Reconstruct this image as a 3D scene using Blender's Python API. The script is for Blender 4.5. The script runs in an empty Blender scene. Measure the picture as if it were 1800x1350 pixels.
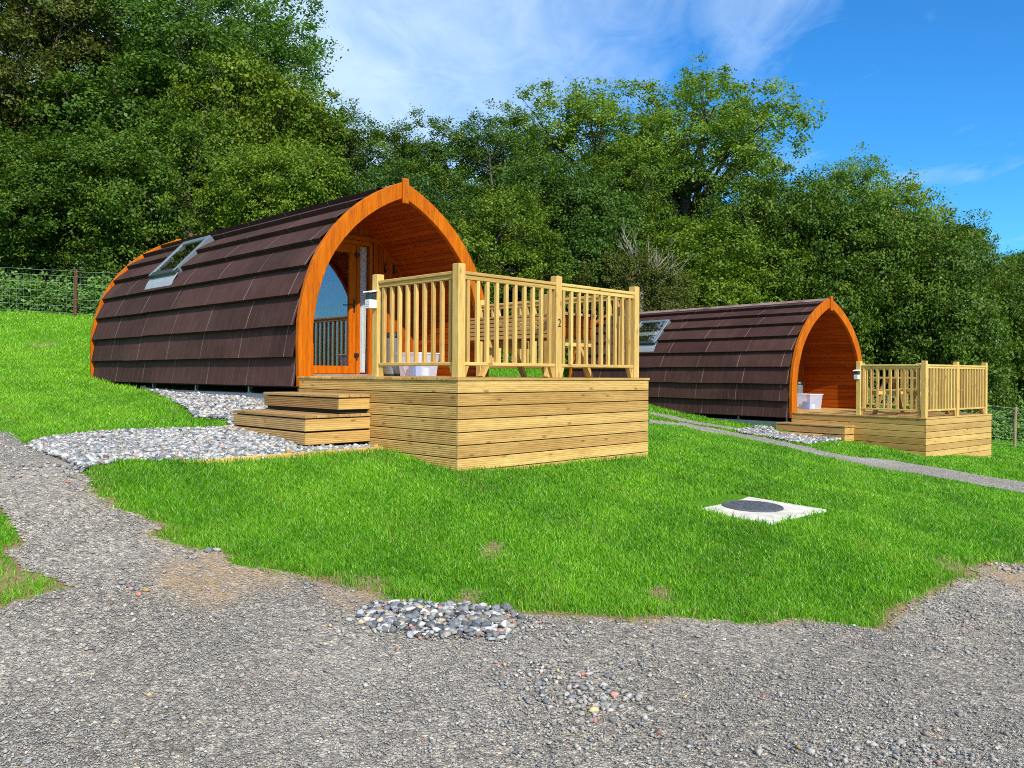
import bpy, math, random
import numpy as np
from mathutils import Vector
R = math.radians
rng = np.random.default_rng(7)
random.seed(7)
scene = bpy.context.scene
COL = scene.collection

# ------------------------------------------------------------------ camera maths (photo frame 1800x1350)
FPX, CXP, CYP = 1440.0, 900.0, 675.0
ROLL = R(.3)

def ray(px, py):
    x = px - CXP; y = py - CYP
    xr = x*math.cos(ROLL) + y*math.sin(ROLL); yr = -x*math.sin(ROLL) + y*math.cos(ROLL)
    return xr/FPX, -(yr + 17)/FPX

# ------------------------------------------------------------------ terrain
TP = np.array([
 (0,-12,-1.9),(-12,-10,-1.3),(14,-10,-2.4),(0,0,-1.62),(-4,0,-1.5),(5,0,-1.8),(0,3.1,-1.5),(-2.4,3.1,-1.42),(2.6,3.1,-1.58),(0,4.8,-1.40),
 (-.508,7.7,-.93),(1.64,9.87,-.99),(-1.5,8.6,-.80),(-3.05,7.1,-.74),(-2.2,6.2,-1.0),(2.31,7.6,-1.235),(2.0,6.95,-1.262),(2.7,8.3,-1.215),(3.0,7.3,-1.27),(1.6,7.9,-1.19),
 (-2.54,9.7,-.50),(-3.6,9.9,-.46),(-3.2,9.1,-.66),(-2.3,8.3,-.72),(-3.15,6.06,-.74),(-5.6,9,-.64),(-7.37,14.5,-.12),(-5.2,12.2,-.33),(-4.2,7.3,-.72),
 (-9.0,13,.0),(-13,21,1.57),(-9.5,20,1.25),(-18,22,2.2),(-13,13,.3),(-14,7,-.5),(-4,19,.75),
 (7.84,15.5,-1.52),(10.2,17.43,-1.72),(6.0,17.65,-1.12),(6.65,16.3,-1.31),(5.3,15.9,-1.24),(5.3,17.3,-1.25),(4.9,18.3,-1.12),(2.83,20.85,-.68),(1.7,23,-.3),(-.2,17.5,.12),(.6,24,.5),(4.5,24,-.3),(8,23,-1.2),
 (4.27,6.8,-1.54),(2.3,5.1,-1.53),(7.5,12,-1.64),(5.2,10.6,-1.42),(2.8,16,-.95),(14.9,24,-2.05),(12,12,-2.0),(18,18,-2.4),
 (-20,32,4.2),(-8,30,2.8),(0,32,1.6),(10,34,.0),(20,38,-1.4),(34,38,-2.2),(-32,30,5.0),(0,60,3),(30,60,-1),(-30,60,6),(-30,0,.5),(30,0,-4)], float)

def _tps(r2): return .5*r2*np.log(np.maximum(r2, 1e-12))
def _fit():
    X = TP[:, :2]; n = len(X)
    K = _tps(((X[:, None]-X[None])**2).sum(-1)) + np.eye(n)*.12
    Pm = np.c_[np.ones(n), X]
    A = np.block([[K, Pm], [Pm.T, np.zeros((3, 3))]])
    return np.linalg.solve(A, np.r_[TP[:, 2], 0, 0, 0])
_W = _fit()
def terr(x, y):
    x = np.atleast_1d(np.asarray(x, float)); y = np.atleast_1d(np.asarray(y, float))
    out = np.empty(x.shape).ravel(); xf = x.ravel(); yf = y.ravel()
    for i in range(0, len(xf), 20000):
        a = xf[i:i+20000]; b = yf[i:i+20000]
        r2 = (a[:, None]-TP[:, 0])**2 + (b[:, None]-TP[:, 1])**2
        out[i:i+20000] = _tps(r2) @ _W[:-3] + _W[-3] + _W[-2]*a + _W[-1]*b
    return (out + .008*np.sin(xf*2.1+yf*1.3) + .006*np.sin(xf*4.3-yf*3.1)).reshape(x.shape)
def terr1(x, y): return float(terr([x], [y])[0])

def G(px, py):                       # where the line of sight through a photo point meets the ground
    kx, kz = ray(px, py)
    Y = np.geomspace(2.2, 60, 700)
    d = kz*Y - terr(kx*Y, Y)
    i = np.argmax(d < 0)
    if d[i] >= 0: i = len(Y)-1
    i = max(i, 1)
    t = d[i-1]/(d[i-1]-d[i]+1e-12); y = Y[i-1] + t*(Y[i]-Y[i-1])
    return (kx*y, y)
def GP(pts): return np.array([G(*p) for p in pts])
def inpoly(x, y, P):
    ins = np.zeros(x.shape, bool); n = len(P); j = n-1
    for i in range(n):
        xi, yi = P[i]; xj, yj = P[j]
        c = ((yi > y) != (yj > y)) & (x < (xj-xi)*(y-yi)/(yj-yi+1e-12)+xi)
        ins ^= c; j = i
    return ins
def dpoly(x, y, P, closed=True):
    d = np.full(x.shape, 1e9); n = len(P)
    for i in range(n if closed else n-1):
        a = P[i]; b = P[(i+1) % n]; ab = b-a; L = ab@ab+1e-12
        t = np.clip(((x-a[0])*ab[0]+(y-a[1])*ab[1])/L, 0, 1)
        d = np.minimum(d, np.hypot(x-a[0]-t*ab[0], y-a[1]-t*ab[1]))
    return d
def hnoise(x, y, s=1.0, seed=0):     # cheap smooth noise
    x = x*s; y = y*s; k = seed*1.7
    return (np.sin(x*1.7+y*2.3+k)+np.sin(x*-3.1+y*1.1+2*k)+np.sin(x*4.7+y*3.9+k*3)*.6+np.sin(x*7.9-y*6.1+k)*.4)/3

# ------------------------------------------------------------------ materials
MATS = {}
def nodes(name):
    m = bpy.data.materials.new(name); m.use_nodes = True
    nt = m.node_tree; nt.nodes.clear()
    out = nt.nodes.new('ShaderNodeOutputMaterial'); b = nt.nodes.new('ShaderNodeBsdfPrincipled')
    nt.links.new(b.outputs[0], out.inputs[0]); MATS[name] = m
    def N(t, **k):
        n = nt.nodes.new('ShaderNode'+t)
        for kk, v in k.items():
            if kk.startswith('i_'):
                key = kk[2:]; key = int(key) if key.isdigit() else key.replace('_', ' ')
                n.inputs[key].default_value = v
            else: setattr(n, kk, v)
        return n
    L = nt.links.new
    return m, nt, b, N, L, out
def ramp(N, stops, interp='LINEAR'):
    r = N('ValToRGB'); r.color_ramp.interpolation = interp
    e = r.color_ramp.elements
    while len(e) < len(stops): e.new(.5)
    for el, (p, c) in zip(e, stops):
        el.position = p; el.color = (c[0], c[1], c[2], 1) if len(c) > 1 else (c[0],)*3+(1,)
    return r
def mapping(N, L, src, scale, rot=(0, 0, 0)):
    mp = N('Mapping'); mp.inputs['Scale'].default_value = scale; mp.inputs['Rotation'].default_value = rot
    L(src, mp.inputs[0]); return mp.outputs[0]
def mixc(N, L, fac, a, b, mode='MIX'):
    m = N('Mix', data_type='RGBA', blend_type=mode)
    for i, v in ((0, fac), (6, a), (7, b)):
        if hasattr(v, 'is_linked') or hasattr(v, 'links'): L(v, m.inputs[i])
        else: m.inputs[i].default_value = (v[0], v[1], v[2], 1) if isinstance(v, tuple) else v
    return m.outputs[2]

def wood(name, axis, c1, c2, knot=(.18, .08, .03), rough=.6, kn=.75, grey=0, bumps=.25, coat=0):
    m, nt, b, N, L, out = nodes(name)
    tc = N('TexCoord').outputs['Object']
    at = N('Attribute', attribute_name='tone')
    add = N('VectorMath', operation='MULTIPLY_ADD')          # shift the grain from board to board
    L(at.outputs['Color'], add.inputs[0]); add.inputs[1].default_value = (7, 5, 9); L(tc, add.inputs[2])
    sc = [14, 14, 14]; sc['xyz'.index(axis)] = 1.1
    g = N('TexNoise', i_Scale=1.0, i_Detail=6, i_Roughness=.62, i_Distortion=.6)
    L(mapping(N, L, add.outputs[0], sc), g.inputs[0])
    f = N('TexNoise', i_Scale=1.0, i_Detail=3)
    L(mapping(N, L, add.outputs[0], [s*7 for s in sc]), f.inputs[0])
    r = ramp(N, [(.28, c1), (.5, tuple((x+y)/2 for x, y in zip(c1, c2))), (.72, c2)]); L(g.outputs[0], r.inputs[0])
    fr = ramp(N, [(.3, (.78,)), (.6, (1.06,))]); L(f.outputs[0], fr.inputs[0])
    c = mixc(N, L, 1.0, r.outputs[0], fr.outputs[0], 'MULTIPLY')
    ks = [9, 9, 9]; ks['xyz'.index(axis)] = 3.4
    v = N('TexVoronoi', i_Scale=1.0, i_Randomness=1.0); L(mapping(N, L, add.outputs[0], ks), v.inputs[0])
    kr = ramp(N, [(.06, (1,)), (.17, (0,))]); L(v.outputs['Distance'], kr.inputs[0])
    km = N('Math', operation='MULTIPLY', i_1=kn); L(kr.outputs[0], km.inputs[0])
    c = mixc(N, L, km.outputs[0], c, knot)
    tr = ramp(N, [(0, (.78, .70, .60)), (.5, (1, .97, .92)), (1, (1.14, 1.12, 1.04))]); L(at.outputs['Fac'], tr.inputs[0])
    c = mixc(N, L, 1.0, c, tr.outputs[0], 'MULTIPLY')
    L(c, b.inputs['Base Color']); b.inputs['Roughness'].default_value = rough
    bp = N('Bump', i_Strength=bumps, i_Distance=.004); L(f.outputs[0], bp.inputs['Height']); L(bp.outputs[0], b.inputs['Normal'])
    b.inputs['Specular IOR Level'].default_value = .12 if name.startswith(('orange', 'cedar')) else .25
    if coat: b.inputs['Coat Weight'].default_value = coat; b.inputs['Coat Roughness'].default_value = .35
    return m
for ax in 'xyz':
    wood('pine_'+ax, ax, (.60, .40, .145), (.42, .24, .068))
    wood('palepine_'+ax, ax, (.66, .45, .155), (.50, .31, .088))
    wood('orange_'+ax, ax, (.55, .140, .0005), (.34, .070, .0004), knot=(.25, .05, .002), kn=.6, rough=.6)
    wood('cedar_'+ax, ax, (.44, .092, .006), (.26, .044, .004), knot=(.12, .02, .003), kn=.7, rough=.55)
    wood('oak_'+ax, ax, (.46, .29, .12), (.33, .19, .07))

def simple(name, col, rough=.6, metal=0, spec=.5, bump=0, scale=40, var=.0):
    m, nt, b, N, L, out = nodes(name)
    n = N('TexNoise', i_Scale=scale, i_Detail=5); L(N('TexCoord').outputs['Object'], n.inputs[0])
    r = ramp(N, [(.3, tuple(c*(1-var) for c in col)), (.7, tuple(min(1, c*(1+var)) for c in col))]); L(n.outputs[0], r.inputs[0])
    L(r.outputs[0], b.inputs['Base Color']); b.inputs['Roughness'].default_value = rough
    b.inputs['Metallic'].default_value = metal; b.inputs['Specular IOR Level'].default_value = spec
    if bump:
        bp = N('Bump', i_Strength=bump, i_Distance=.01); L(n.outputs[0], bp.inputs['Height']); L(bp.outputs[0], b.inputs['Normal'])
    return m
simple('black_metal', (.012, .012, .013), .45, 0, .5)
simple('dark_gap', (.012, .008, .006), .9)
simple('galv', (.42, .44, .46), .4, .8, .5, 0, 20, .2)
simple('alu_grey', (.20, .24, .27), .35, .5, .5, 0, 8, .08)
simple('dark_frame', (.035, .045, .05), .4, .3)
simple('lead', (.36, .38, .42), .5, .3, .5, .2, 12, .12)
simple('concrete', (.34, .34, .33), .9, 0, .2, .3, 25, .22)
simple('cover_white', (.58, .54, .46), .9, 0, .2, .35, 7, .24)
simple('cover_iron', (.12, .125, .14), .6, .3, .4, 1.0, 160, .6)
simple('white_plastic', (.78, .79, .80), .35, 0, .5, 0, 30, .05)
simple('bin_grey', (.24, .25, .26), .3, .5)
simple('black_plastic', (.02, .02, .022), .35)
simple('blue_plastic', (.05, .20, .62), .35)
simple('curtain_grey', (.16, .19, .23), .85, 0, .1, 0, 60, .15)
simple('curtain_white', (.80, .80, .80), .85, 0, .1, 0, 60, .04)
simple('wire', (.42, .46, .44), .5, .7)
simple('post_brown', (.10, .045, .03), .85, 0, .2, .5, 30, .35)
simple('post_pale', (.26, .20, .11), .85, 0, .2, .5, 30, .3)
simple('engraving', (.22, .07, .012), .8)
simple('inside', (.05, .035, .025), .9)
simple('bark', (.10, .085, .07), .9, 0, .1, .8, 9, .45)
simple('dead_bark', (.30, .27, .22), .9, 0, .1, .5, 14, .25)
simple('label_print', (.25, .28, .33), .6)

def box_plastic():
    m, nt, b, N, L, out = nodes('clear_plastic')
    b.inputs['Base Color'].default_value = (.62, .66, .84, 1); b.inputs['Roughness'].default_value = .25
    t = N('BsdfTransparent'); mx = N('MixShader', i_0=.5); L(b.outputs[0], mx.inputs[1]); L(t.outputs[0], mx.inputs[2]); L(mx.outputs[0], out.inputs[0])
box_plastic()
def glassmat(name, k, tint=(.55, .6, .6)):
    m, nt, b, N, L, out = nodes(name)
    t = N('BsdfTransparent'); t.inputs[0].default_value = (*tint, 1)
    g = N('BsdfGlossy', i_Roughness=.015); g.inputs[0].default_value = (.92, .82, .92, 1)
    fr = N('LayerWeight', i_Blend=.5); pw = N('Math', operation='POWER', i_1=4.0); L(fr.outputs['Facing'], pw.inputs[0]); ad = N('Math', operation='ADD', i_1=k, use_clamp=True); L(pw.outputs[0], ad.inputs[0])
    mx = N('MixShader'); L(ad.outputs[0], mx.inputs[0]); L(t.outputs[0], mx.inputs[1]); L(g.outputs[0], mx.inputs[2]); L(mx.outputs[0], out.inputs[0])
glassmat('door_glass', .15, (.93, .95, .95))
glassmat('roof_glass', .22, (.8, .85, .82))

def tilemat():
    m, nt, b, N, L, out = nodes('shingle')
    uv = N('UVMap').outputs[0]
    n = N('TexNoise', i_Scale=3.5, i_Detail=8, i_Roughness=.65); L(N('TexCoord').outputs['Object'], n.inputs[0])
    g = N('TexNoise', i_Scale=260, i_Detail=2); L(N('TexCoord').outputs['Object'], g.inputs[0])
    r = ramp(N, [(.3, (.048, .0215, .0180)), (.7, (.072, .0340, .0290))]); L(n.outputs[0], r.inputs[0])
    gr = ramp(N, [(.35, (.72,)), (.65, (1.3,))]); L(g.outputs[0], gr.inputs[0])
    c = mixc(N, L, 1.0, r.outputs[0], gr.outputs[0], 'MULTIPLY')
    at = N('Attribute', attribute_name='tone'); tr = ramp(N, [(0, (.8,)), (1, (1.2,))]); L(at.outputs['Fac'], tr.inputs[0])
    c = mixc(N, L, 1.0, c, tr.outputs[0], 'MULTIPLY')
    for w, ms, col, f in ((.19, .0050, (.130, .080, .074), .65), (1.14, .0080, (.27, .18, .165), .95)):
        br = N('TexBrick', i_Scale=1.0, i_Mortar_Size=ms, i_Mortar_Smooth=.4, offset=.42)
        br.inputs['Brick Width'].default_value = w; br.inputs['Row Height'].default_value = 1.0
        L(uv, br.inputs[0])
        mm = N('Math', operation='MULTIPLY', i_1=f); L(br.outputs['Fac'], mm.inputs[0])
        # wear is uneven: break the seams up
        wn = N('TexNoise', i_Scale=2.2, i_Detail=3); L(N('TexCoord').outputs['Object'], wn.inputs[0])
        wr = ramp(N, [(.36, (.35,)), (.55, (1,))]); L(wn.outputs[0], wr.inputs[0])
        m2 = N('Math', operation='MULTIPLY'); L(mm.outputs[0], m2.inputs[0]); L(wr.outputs[0], m2.inputs[1])
        if w < .5:                                        # the tabs show most on the lower courses
            su = N('SeparateXYZ'); L(uv, su.inputs[0]); mr = N('MapRange', i_1=0, i_2=5, i_3=1.25, i_4=.2); L(su.outputs[1], mr.inputs[0])
            m3 = N('Math', operation='MULTIPLY', use_clamp=True); L(m2.outputs[0], m3.inputs[0]); L(mr.outputs[0], m3.inputs[1]); m2 = m3
        c = mixc(N, L, m2.outputs[0], c, col)
    L(c, b.inputs['Base Color']); b.inputs['Roughness'].default_value = .8; b.inputs['Specular IOR Level'].default_value = .14
    bp = N('Bump', i_Strength=.5, i_Distance=.004); L(g.outputs[0], bp.inputs['Height']); L(bp.outputs[0], b.inputs['Normal'])
tilemat()

def leafmat(name, dark, light, yel, sss=.24):
    m, nt, b, N, L, out = nodes(name)
    at = N('Attribute', attribute_name='tone'); sp = N('SeparateColor'); L(at.outputs['Color'], sp.inputs[0])
    oi = N('ObjectInfo')
    r = ramp(N, [(0, dark), (1, light)]); L(sp.outputs[0], r.inputs[0])
    yr = ramp(N, [(.80, (0,)), (1, (.8,))]); L(sp.outputs[1], yr.inputs[0])
    c = mixc(N, L, yr.outputs[0], r.outputs[0], yel)
    orr = ramp(N, [(0, (.74, .80, .74)), (.5, (.98, .98, .85)), (1, (1.30, 1.12, .75))]); L(oi.outputs['Random'], orr.inputs[0])
    c = mixc(N, L, 1.0, c, orr.outputs[0], 'MULTIPLY')
    L(c, b.inputs['Base Color']); b.inputs['Roughness'].default_value = .5; b.inputs['Specular IOR Level'].default_value = .22
    t = N('BsdfTranslucent'); tcol = mixc(N, L, 1.0, c, (1.3, 1.5, .45), 'MULTIPLY'); L(tcol, t.inputs[0])
    mx = N('MixShader', i_0=sss); L(b.outputs[0], mx.inputs[1]); L(t.outputs[0], mx.inputs[2]); L(mx.outputs[0], out.inputs[0])
    return m
leafmat('leaf_hawthorn', (.036, .074, .010), (.138, .232, .022), (.28, .28, .02))
leafmat('leaf_dark', (.026, .062, .012), (.105, .195, .024), (.18, .22, .03))
leafmat('leaf_ash', (.054, .122, .018), (.190, .315, .062), (.22, .30, .06), .34)
leafmat('leaf_lime', (.056, .112, .010), (.180, .270, .024), (.34, .36, .035), .28)
leafmat('leaf_rust', (.060, .078, .016), (.150, .170, .030), (.30, .16, .035))
leafmat('leaf_nettle', (.060, .150, .035), (.150, .300, .075), (.2, .28, .06))

def grassmat():
    m, nt, b, N, L, out = nodes('grass_blade')
    at = N('Attribute', attribute_name='tone'); sp = N('SeparateColor'); L(at.outputs['Color'], sp.inputs[0])
    r = ramp(N, [(0, (.036, .145, .004)), (.45, (.120, .350, .006)), (1, (.31, .56, .030))]); L(sp.outputs[0], r.inputs[0])
    yr = ramp(N, [(.90, (0,)), (1, (.75,))]); L(sp.outputs[1], yr.inputs[0])
    c = mixc(N, L, yr.outputs[0], r.outputs[0], (.30, .27, .07))
    L(c, b.inputs['Base Color']); b.inputs['Roughness'].default_value = .42; b.inputs['Specular IOR Level'].default_value = .4
    t = N('BsdfTranslucent'); L(mixc(N, L, 1.0, c, (1.2, 1.35, .35), 'MULTIPLY'), t.inputs[0])
    mx = N('MixShader', i_0=.4); L(b.outputs[0], mx.inputs[1]); L(t.outputs[0], mx.inputs[2]); L(mx.outputs[0], out.inputs[0])
grassmat()

def groundmat():
    m, nt, b, N, L, out = nodes('lawn_ground')
    tc = N('TexCoord').outputs['Object']
    at = N('Attribute', attribute_name='tone'); sp = N('SeparateColor'); L(at.outputs['Color'], sp.inputs[0])
    n = N('TexNoise', i_Scale=38, i_Detail=8, i_Roughness=.7); L(tc, n.inputs[0])
    n2 = N('TexNoise', i_Scale=1.1, i_Detail=5); L(tc, n2.inputs[0])
    g = ramp(N, [(.3, (.030, .115, .005)), (.5, (.080, .235, .008)), (.75, (.17, .34, .02))]); L(n.outputs[0], g.inputs[0])
    s = ramp(N, [(.3, (.17, .11, .06)), (.55, (.33, .23, .12)), (.75, (.46, .36, .22))]); L(n.outputs[0], s.inputs[0])
    f = N('Math', operation='ADD'); L(sp.outputs[0], f.inputs[0])
    nn = N('MapRange', i_1=.3, i_2=.7, i_3=-.3, i_4=.3); L(n.outputs[0], nn.inputs[0]); L(nn.outputs[0], f.inputs[1])
    fr = ramp(N, [(.35, (0,)), (.65, (1,))]); L(f.outputs[0], fr.inputs[0])
    c = mixc(N, L, fr.outputs[0], g.outputs[0], s.outputs[0])
    c = mixc(N, L, sp.outputs[1], c, (.035, .028, .018))      # leaf litter under the trees
    L(c, b.inputs['Base Color']); b.inputs['Roughness'].default_value = .95; b.inputs['Specular IOR Level'].default_value = .1
    bp = N('Bump', i_Strength=.9, i_Distance=.03); L(n.outputs[0], bp.inputs['Height']); L(bp.outputs[0], b.inputs['Normal'])
groundmat()

def gravelmat(name, base, dust, scale=1.0):
    m, nt, b, N, L, out = nodes(name)
    tc = N('TexCoord').outputs['Object']
    at = N('Attribute', attribute_name='tone'); sp = N('SeparateColor'); L(at.outputs['Color'], sp.inputs[0])
    n2 = N('TexNoise', i_Scale=.9, i_Detail=6, i_Roughness=.6); L(tc, n2.inputs[0])
    wp = N('TexNoise', i_Scale=60, i_Detail=2); L(tc, wp.inputs[0])
    wv = N('VectorMath', operation='MULTIPLY_ADD'); L(wp.outputs['Color'], wv.inputs[0]); wv.inputs[1].default_value = (.02, .02, .02); L(tc, wv.inputs[2])
    hs = []; c = None
    for sc, lo, hi in ((150*scale, .50, 1.4), (62*scale, .62, 1.35), (27*scale, .76, 1.22)):
        v = N('TexVoronoi', i_Scale=sc, i_Randomness=1.0); L(wv.outputs[0], v.inputs[0])
        cs = N('SeparateColor'); L(v.outputs['Color'], cs.inputs[0])
        rr = ramp(N, [(0, (lo,)*3), (.6, (1, .99, .97)), (.9, (hi, hi*.98, hi*.95)), (1, (hi*1.15, hi*1.1, hi))]); L(cs.outputs[0], rr.inputs[0])
        hs.append(v.outputs['Distance'])
        if c is None:
            bc = ramp(N, [(.3, tuple(x*.86 for x in base)), (.7, tuple(min(1, x*1.12) for x in base))]); L(n2.outputs[0], bc.inputs[0]); c = bc.outputs[0]
        c = mixc(N, L, .8, c, rr.outputs[0], 'MULTIPLY')
        er = ramp(N, [(.45, (1,)), (.75, (.62,))]); L(v.outputs['Distance'], er.inputs[0])
        c = mixc(N, L, .8, c, er.outputs[0], 'MULTIPLY')
    df = ramp(N, [(.48, (0,)), (.75, (.30,))]); L(n2.outputs[0], df.inputs[0])
    c = mixc(N, L, df.outputs[0], c, dust)
    ff = N('Math', operation='MULTIPLY'); L(sp.outputs[0], ff.inputs[0]); nz = ramp(N, [(.35, (.25,)), (.6, (1,))])
    nb = N('TexNoise', i_Scale=14, i_Detail=5); L(tc, nb.inputs[0]); L(nb.outputs[0], nz.inputs[0]); L(nz.outputs[0], ff.inputs[1])
    sc = ramp(N, [(.3, (.28, .17, .08)), (.7, (.52, .36, .21))]); L(wp.outputs[0], sc.inputs[0])
    c = mixc(N, L, ff.outputs[0], c, sc.outputs[0])
    L(c, b.inputs['Base Color']); b.inputs['Roughness'].default_value = .92; b.inputs['Specular IOR Level'].default_value = .2
    h = N('Math', operation='ADD'); L(hs[0], h.inputs[0]); h2 = N('Math', operation='MULTIPLY', i_1=2.4); L(hs[1], h2.inputs[0]); L(h2.outputs[0], h.inputs[1])
    bp = N('Bump', i_Strength=.9, i_Distance=.006, invert=True); L(h.outputs[0], bp.inputs['Height']); L(bp.outputs[0], b.inputs['Normal'])
gravelmat('track_gravel', (.46, .41, .35), (.42, .375, .325))
gravelmat('path_gravel', (.48, .44, .39), (.5, .45, .38))
gravelmat('pebble_base', (.25, .25, .25), (.2, .2, .2), .5)
def stonemat():
    m, nt, b, N, L, out = nodes('stone')
    at = N('Attribute', attribute_name='tone')
    n = N('TexNoise', i_Scale=90, i_Detail=4); L(N('TexCoord').outputs['Object'], n.inputs[0])
    r = ramp(N, [(.3, (.8,)), (.7, (1.15,))]); L(n.outputs[0], r.inputs[0])
    L(mixc(N, L, 1.0, at.outputs['Color'], r.outputs[0], 'MULTIPLY'), b.inputs['Base Color'])
    b.inputs['Roughness'].default_value = .8; b.inputs['Specular IOR Level'].default_value = .3
stonemat()

# ------------------------------------------------------------------ mesh helpers
def set_tone(me, tone, dom='POINT'):
    a = me.color_attributes.new('tone', 'FLOAT_COLOR', dom)
    t = np.asarray(tone, np.float32)
    if t.ndim == 1: t = np.c_[t, t, t, np.ones(len(t))]
    elif t.shape[1] == 3: t = np.c_[t, np.ones(len(t))]
    a.data.foreach_set('color', t.astype(np.float32).ravel())
def npmesh(name, V, F, tone=None, smooth=False):           # V (n,3); F (m,k) all the same k
    me = bpy.data.meshes.new(name); V = np.asarray(V, np.float32); F = np.asarray(F, np.int32); k = F.shape[1]
    me.vertices.add(len(V)); me.vertices.foreach_set('co', V.ravel())
    me.loops.add(F.size); me.loops.foreach_set('vertex_index', F.ravel())
    me.polygons.add(len(F)); me.polygons.foreach_set('loop_start', np.arange(0, F.size, k, dtype=np.int32))
    me.polygons.foreach_set('loop_total', np.full(len(F), k, np.int32))
    if smooth: me.polygons.foreach_set('use_smooth', np.ones(len(F), bool))
    me.update(calc_edges=True)
    if tone is not None: set_tone(me, tone)
    return me
def addobj(name, me, mat=None, parent=None, **props):
    o = bpy.data.objects.new(name, me); COL.objects.link(o)
    if mat is not None:
        me.materials.append(MATS[mat] if isinstance(mat, str) else mat)
    if parent: o.parent = parent
    for k, v in props.items(): o[k] = v
    return o

class Site:
    def __init__(s, X, Y, z, bx, by):
        s.o = Vector((X, Y, z)); l = math.hypot(bx, by); s.b = Vector((bx/l, by/l, 0)); s.a = Vector((-by/l, bx/l, 0)); s.rot = math.atan2(by, bx)
    def w(s, u, v, z=0): return s.o + s.b*u + s.a*v + Vector((0, 0, z))
    def loc(s, X, Y):
        d = Vector((X, Y, 0))-Vector((s.o.x, s.o.y, 0)); return d.dot(s.b), d.dot(s.a)
def thing(name, label, cat, site, base, group=None):
    e = bpy.data.objects.new(name, None); COL.objects.link(e); e.empty_display_size = .2
    e.location = site.w(*base); e.rotation_euler = (0, 0, site.rot); e['label'] = label; e['category'] = cat
    if group: e['group'] = group
    e['_b'] = list(base); return e

class MB:
    def __init__(s): s.v = []; s.f = []; s.t = []; s.uv = None
    def add(s, vs, fs, tone=None):
        n = len(s.v); t = random.random() if tone is None else tone
        s.v += [tuple(p) for p in vs]; s.t += [t]*len(vs); s.f += [tuple(i+n for i in f) for f in fs]
    def box(s, x0, x1, y0, y1, z0, z1, tone=None):
        v = [(x, y, z) for z in (z0, z1) for y in (y0, y1) for x in (x0, x1)]
        s.add(v, [(0, 2, 3, 1), (4, 5, 7, 6), (0, 1, 5, 4), (2, 6, 7, 3), (0, 4, 6, 2), (1, 3, 7, 5)], tone)
    def prism(s, prof, axis, a0, a1, tone=None):           # prof: 2D points in the other two axes
        n = len(prof); vs = []
        for a in (a0, a1):
            for p, q in prof:
                vs.append((a, p, q) if axis == 'x' else (p, a, q) if axis == 'y' else (p, q, a))
        fs = [(i, (i+1) % n, n+(i+1) % n, n+i) for i in range(n)] + [tuple(range(n)), tuple(range(2*n-1, n-1, -1))]
        s.add(vs, fs, tone)
    def beam(s, p, q, w, h, up=(0, 0, 1), tone=None):       # square bar from p to q
        p = Vector(p); q = Vector(q); d = (q-p).normalized(); sd = d.cross(Vector(up)).normalized()*w/2; u = sd.cross(d).normalized()*h/2
        vs = [a+sd*i+u*j for a in (p, q) for i, j in ((-1, -1), (1, -1), (1, 1), (-1, 1))]
        s.add(vs, [(0, 1, 2, 3), (7, 6, 5, 4), (0, 4, 5, 1), (1, 5, 6, 2), (2, 6, 7, 3), (3, 7, 4, 0)], tone)
    def tube(s, pts, rad, n=6, tone=None, cap=True):
        pts = [Vector(p) for p in pts]; rad = rad if hasattr(rad, '__len__') else [rad]*len(pts); vs = []
        for i, p in enumerate(pts):
            d = (pts[min(i+1, len(pts)-1)]-pts[max(i-1, 0)]).normalized()
            x = d.orthogonal().normalized() if i == 0 else (x-d*x.dot(d)).normalized()
            y = d.cross(x)
            for k in range(n):
                a = 2*math.pi*k/n; vs.append(p+(x*math.cos(a)+y*math.sin(a))*rad[i])
        fs = [(i*n+k, i*n+(k+1) % n, (i+1)*n+(k+1) % n, (i+1)*n+k) for i in range(len(pts)-1) for k in range(n)]
        if cap: fs += [tuple(range(n))[::-1], tuple(range((len(pts)-1)*n, len(pts)*n))]
        s.add(vs, fs, tone)
    def lathe(s, cx, cy, prof, n=28, tone=.5):
        vs = [(cx+r*math.cos(2*math.pi*k/n), cy+r*math.sin(2*math.pi*k/n), z) for r, z in prof for k in range(n)]
        m = len(prof); fs = [(i*n+k, i*n+(k+1) % n, (i+1)*n+(k+1) % n, (i+1)*n+k) for i in range(m-1) for k in range(n)]
        fs += [tuple(range(n))[::-1], tuple(range((m-1)*n, m*n))]
        s.add(vs, fs, tone)
    def build(s, name, mat, parent=None, bevel=0, smooth=False, uvs=None, **props):
        base = parent
        off = Vector((0, 0, 0))
        while base is not None:
            if '_b' in base: off = Vector(base['_b']); break
            base = base.parent
        me = bpy.data.meshes.new(name)
        me.from_pydata([Vector(p)-off for p in s.v], [], s.f); me.update()
        set_tone(me, np.array(s.t, float))
        if uvs is not None:
            l = me.uv_layers.new(name='UVMap')
            idx = np.empty(len(me.loops), np.int32); me.loops.foreach_get('vertex_index', idx)
            l.data.foreach_set('uv', np.asarray(uvs, np.float32)[idx].ravel())
        if smooth:
            me.polygons.foreach_set('use_smooth', np.ones(len(me.polygons), bool))
        o = addobj(name, me, mat, parent, **props)
        if bevel:
            md = o.modifiers.new('Bevel', 'BEVEL'); md.width = bevel; md.segments = 1; md.limit_method = 'ANGLE'; md.angle_limit = R(50)
        return o

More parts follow.
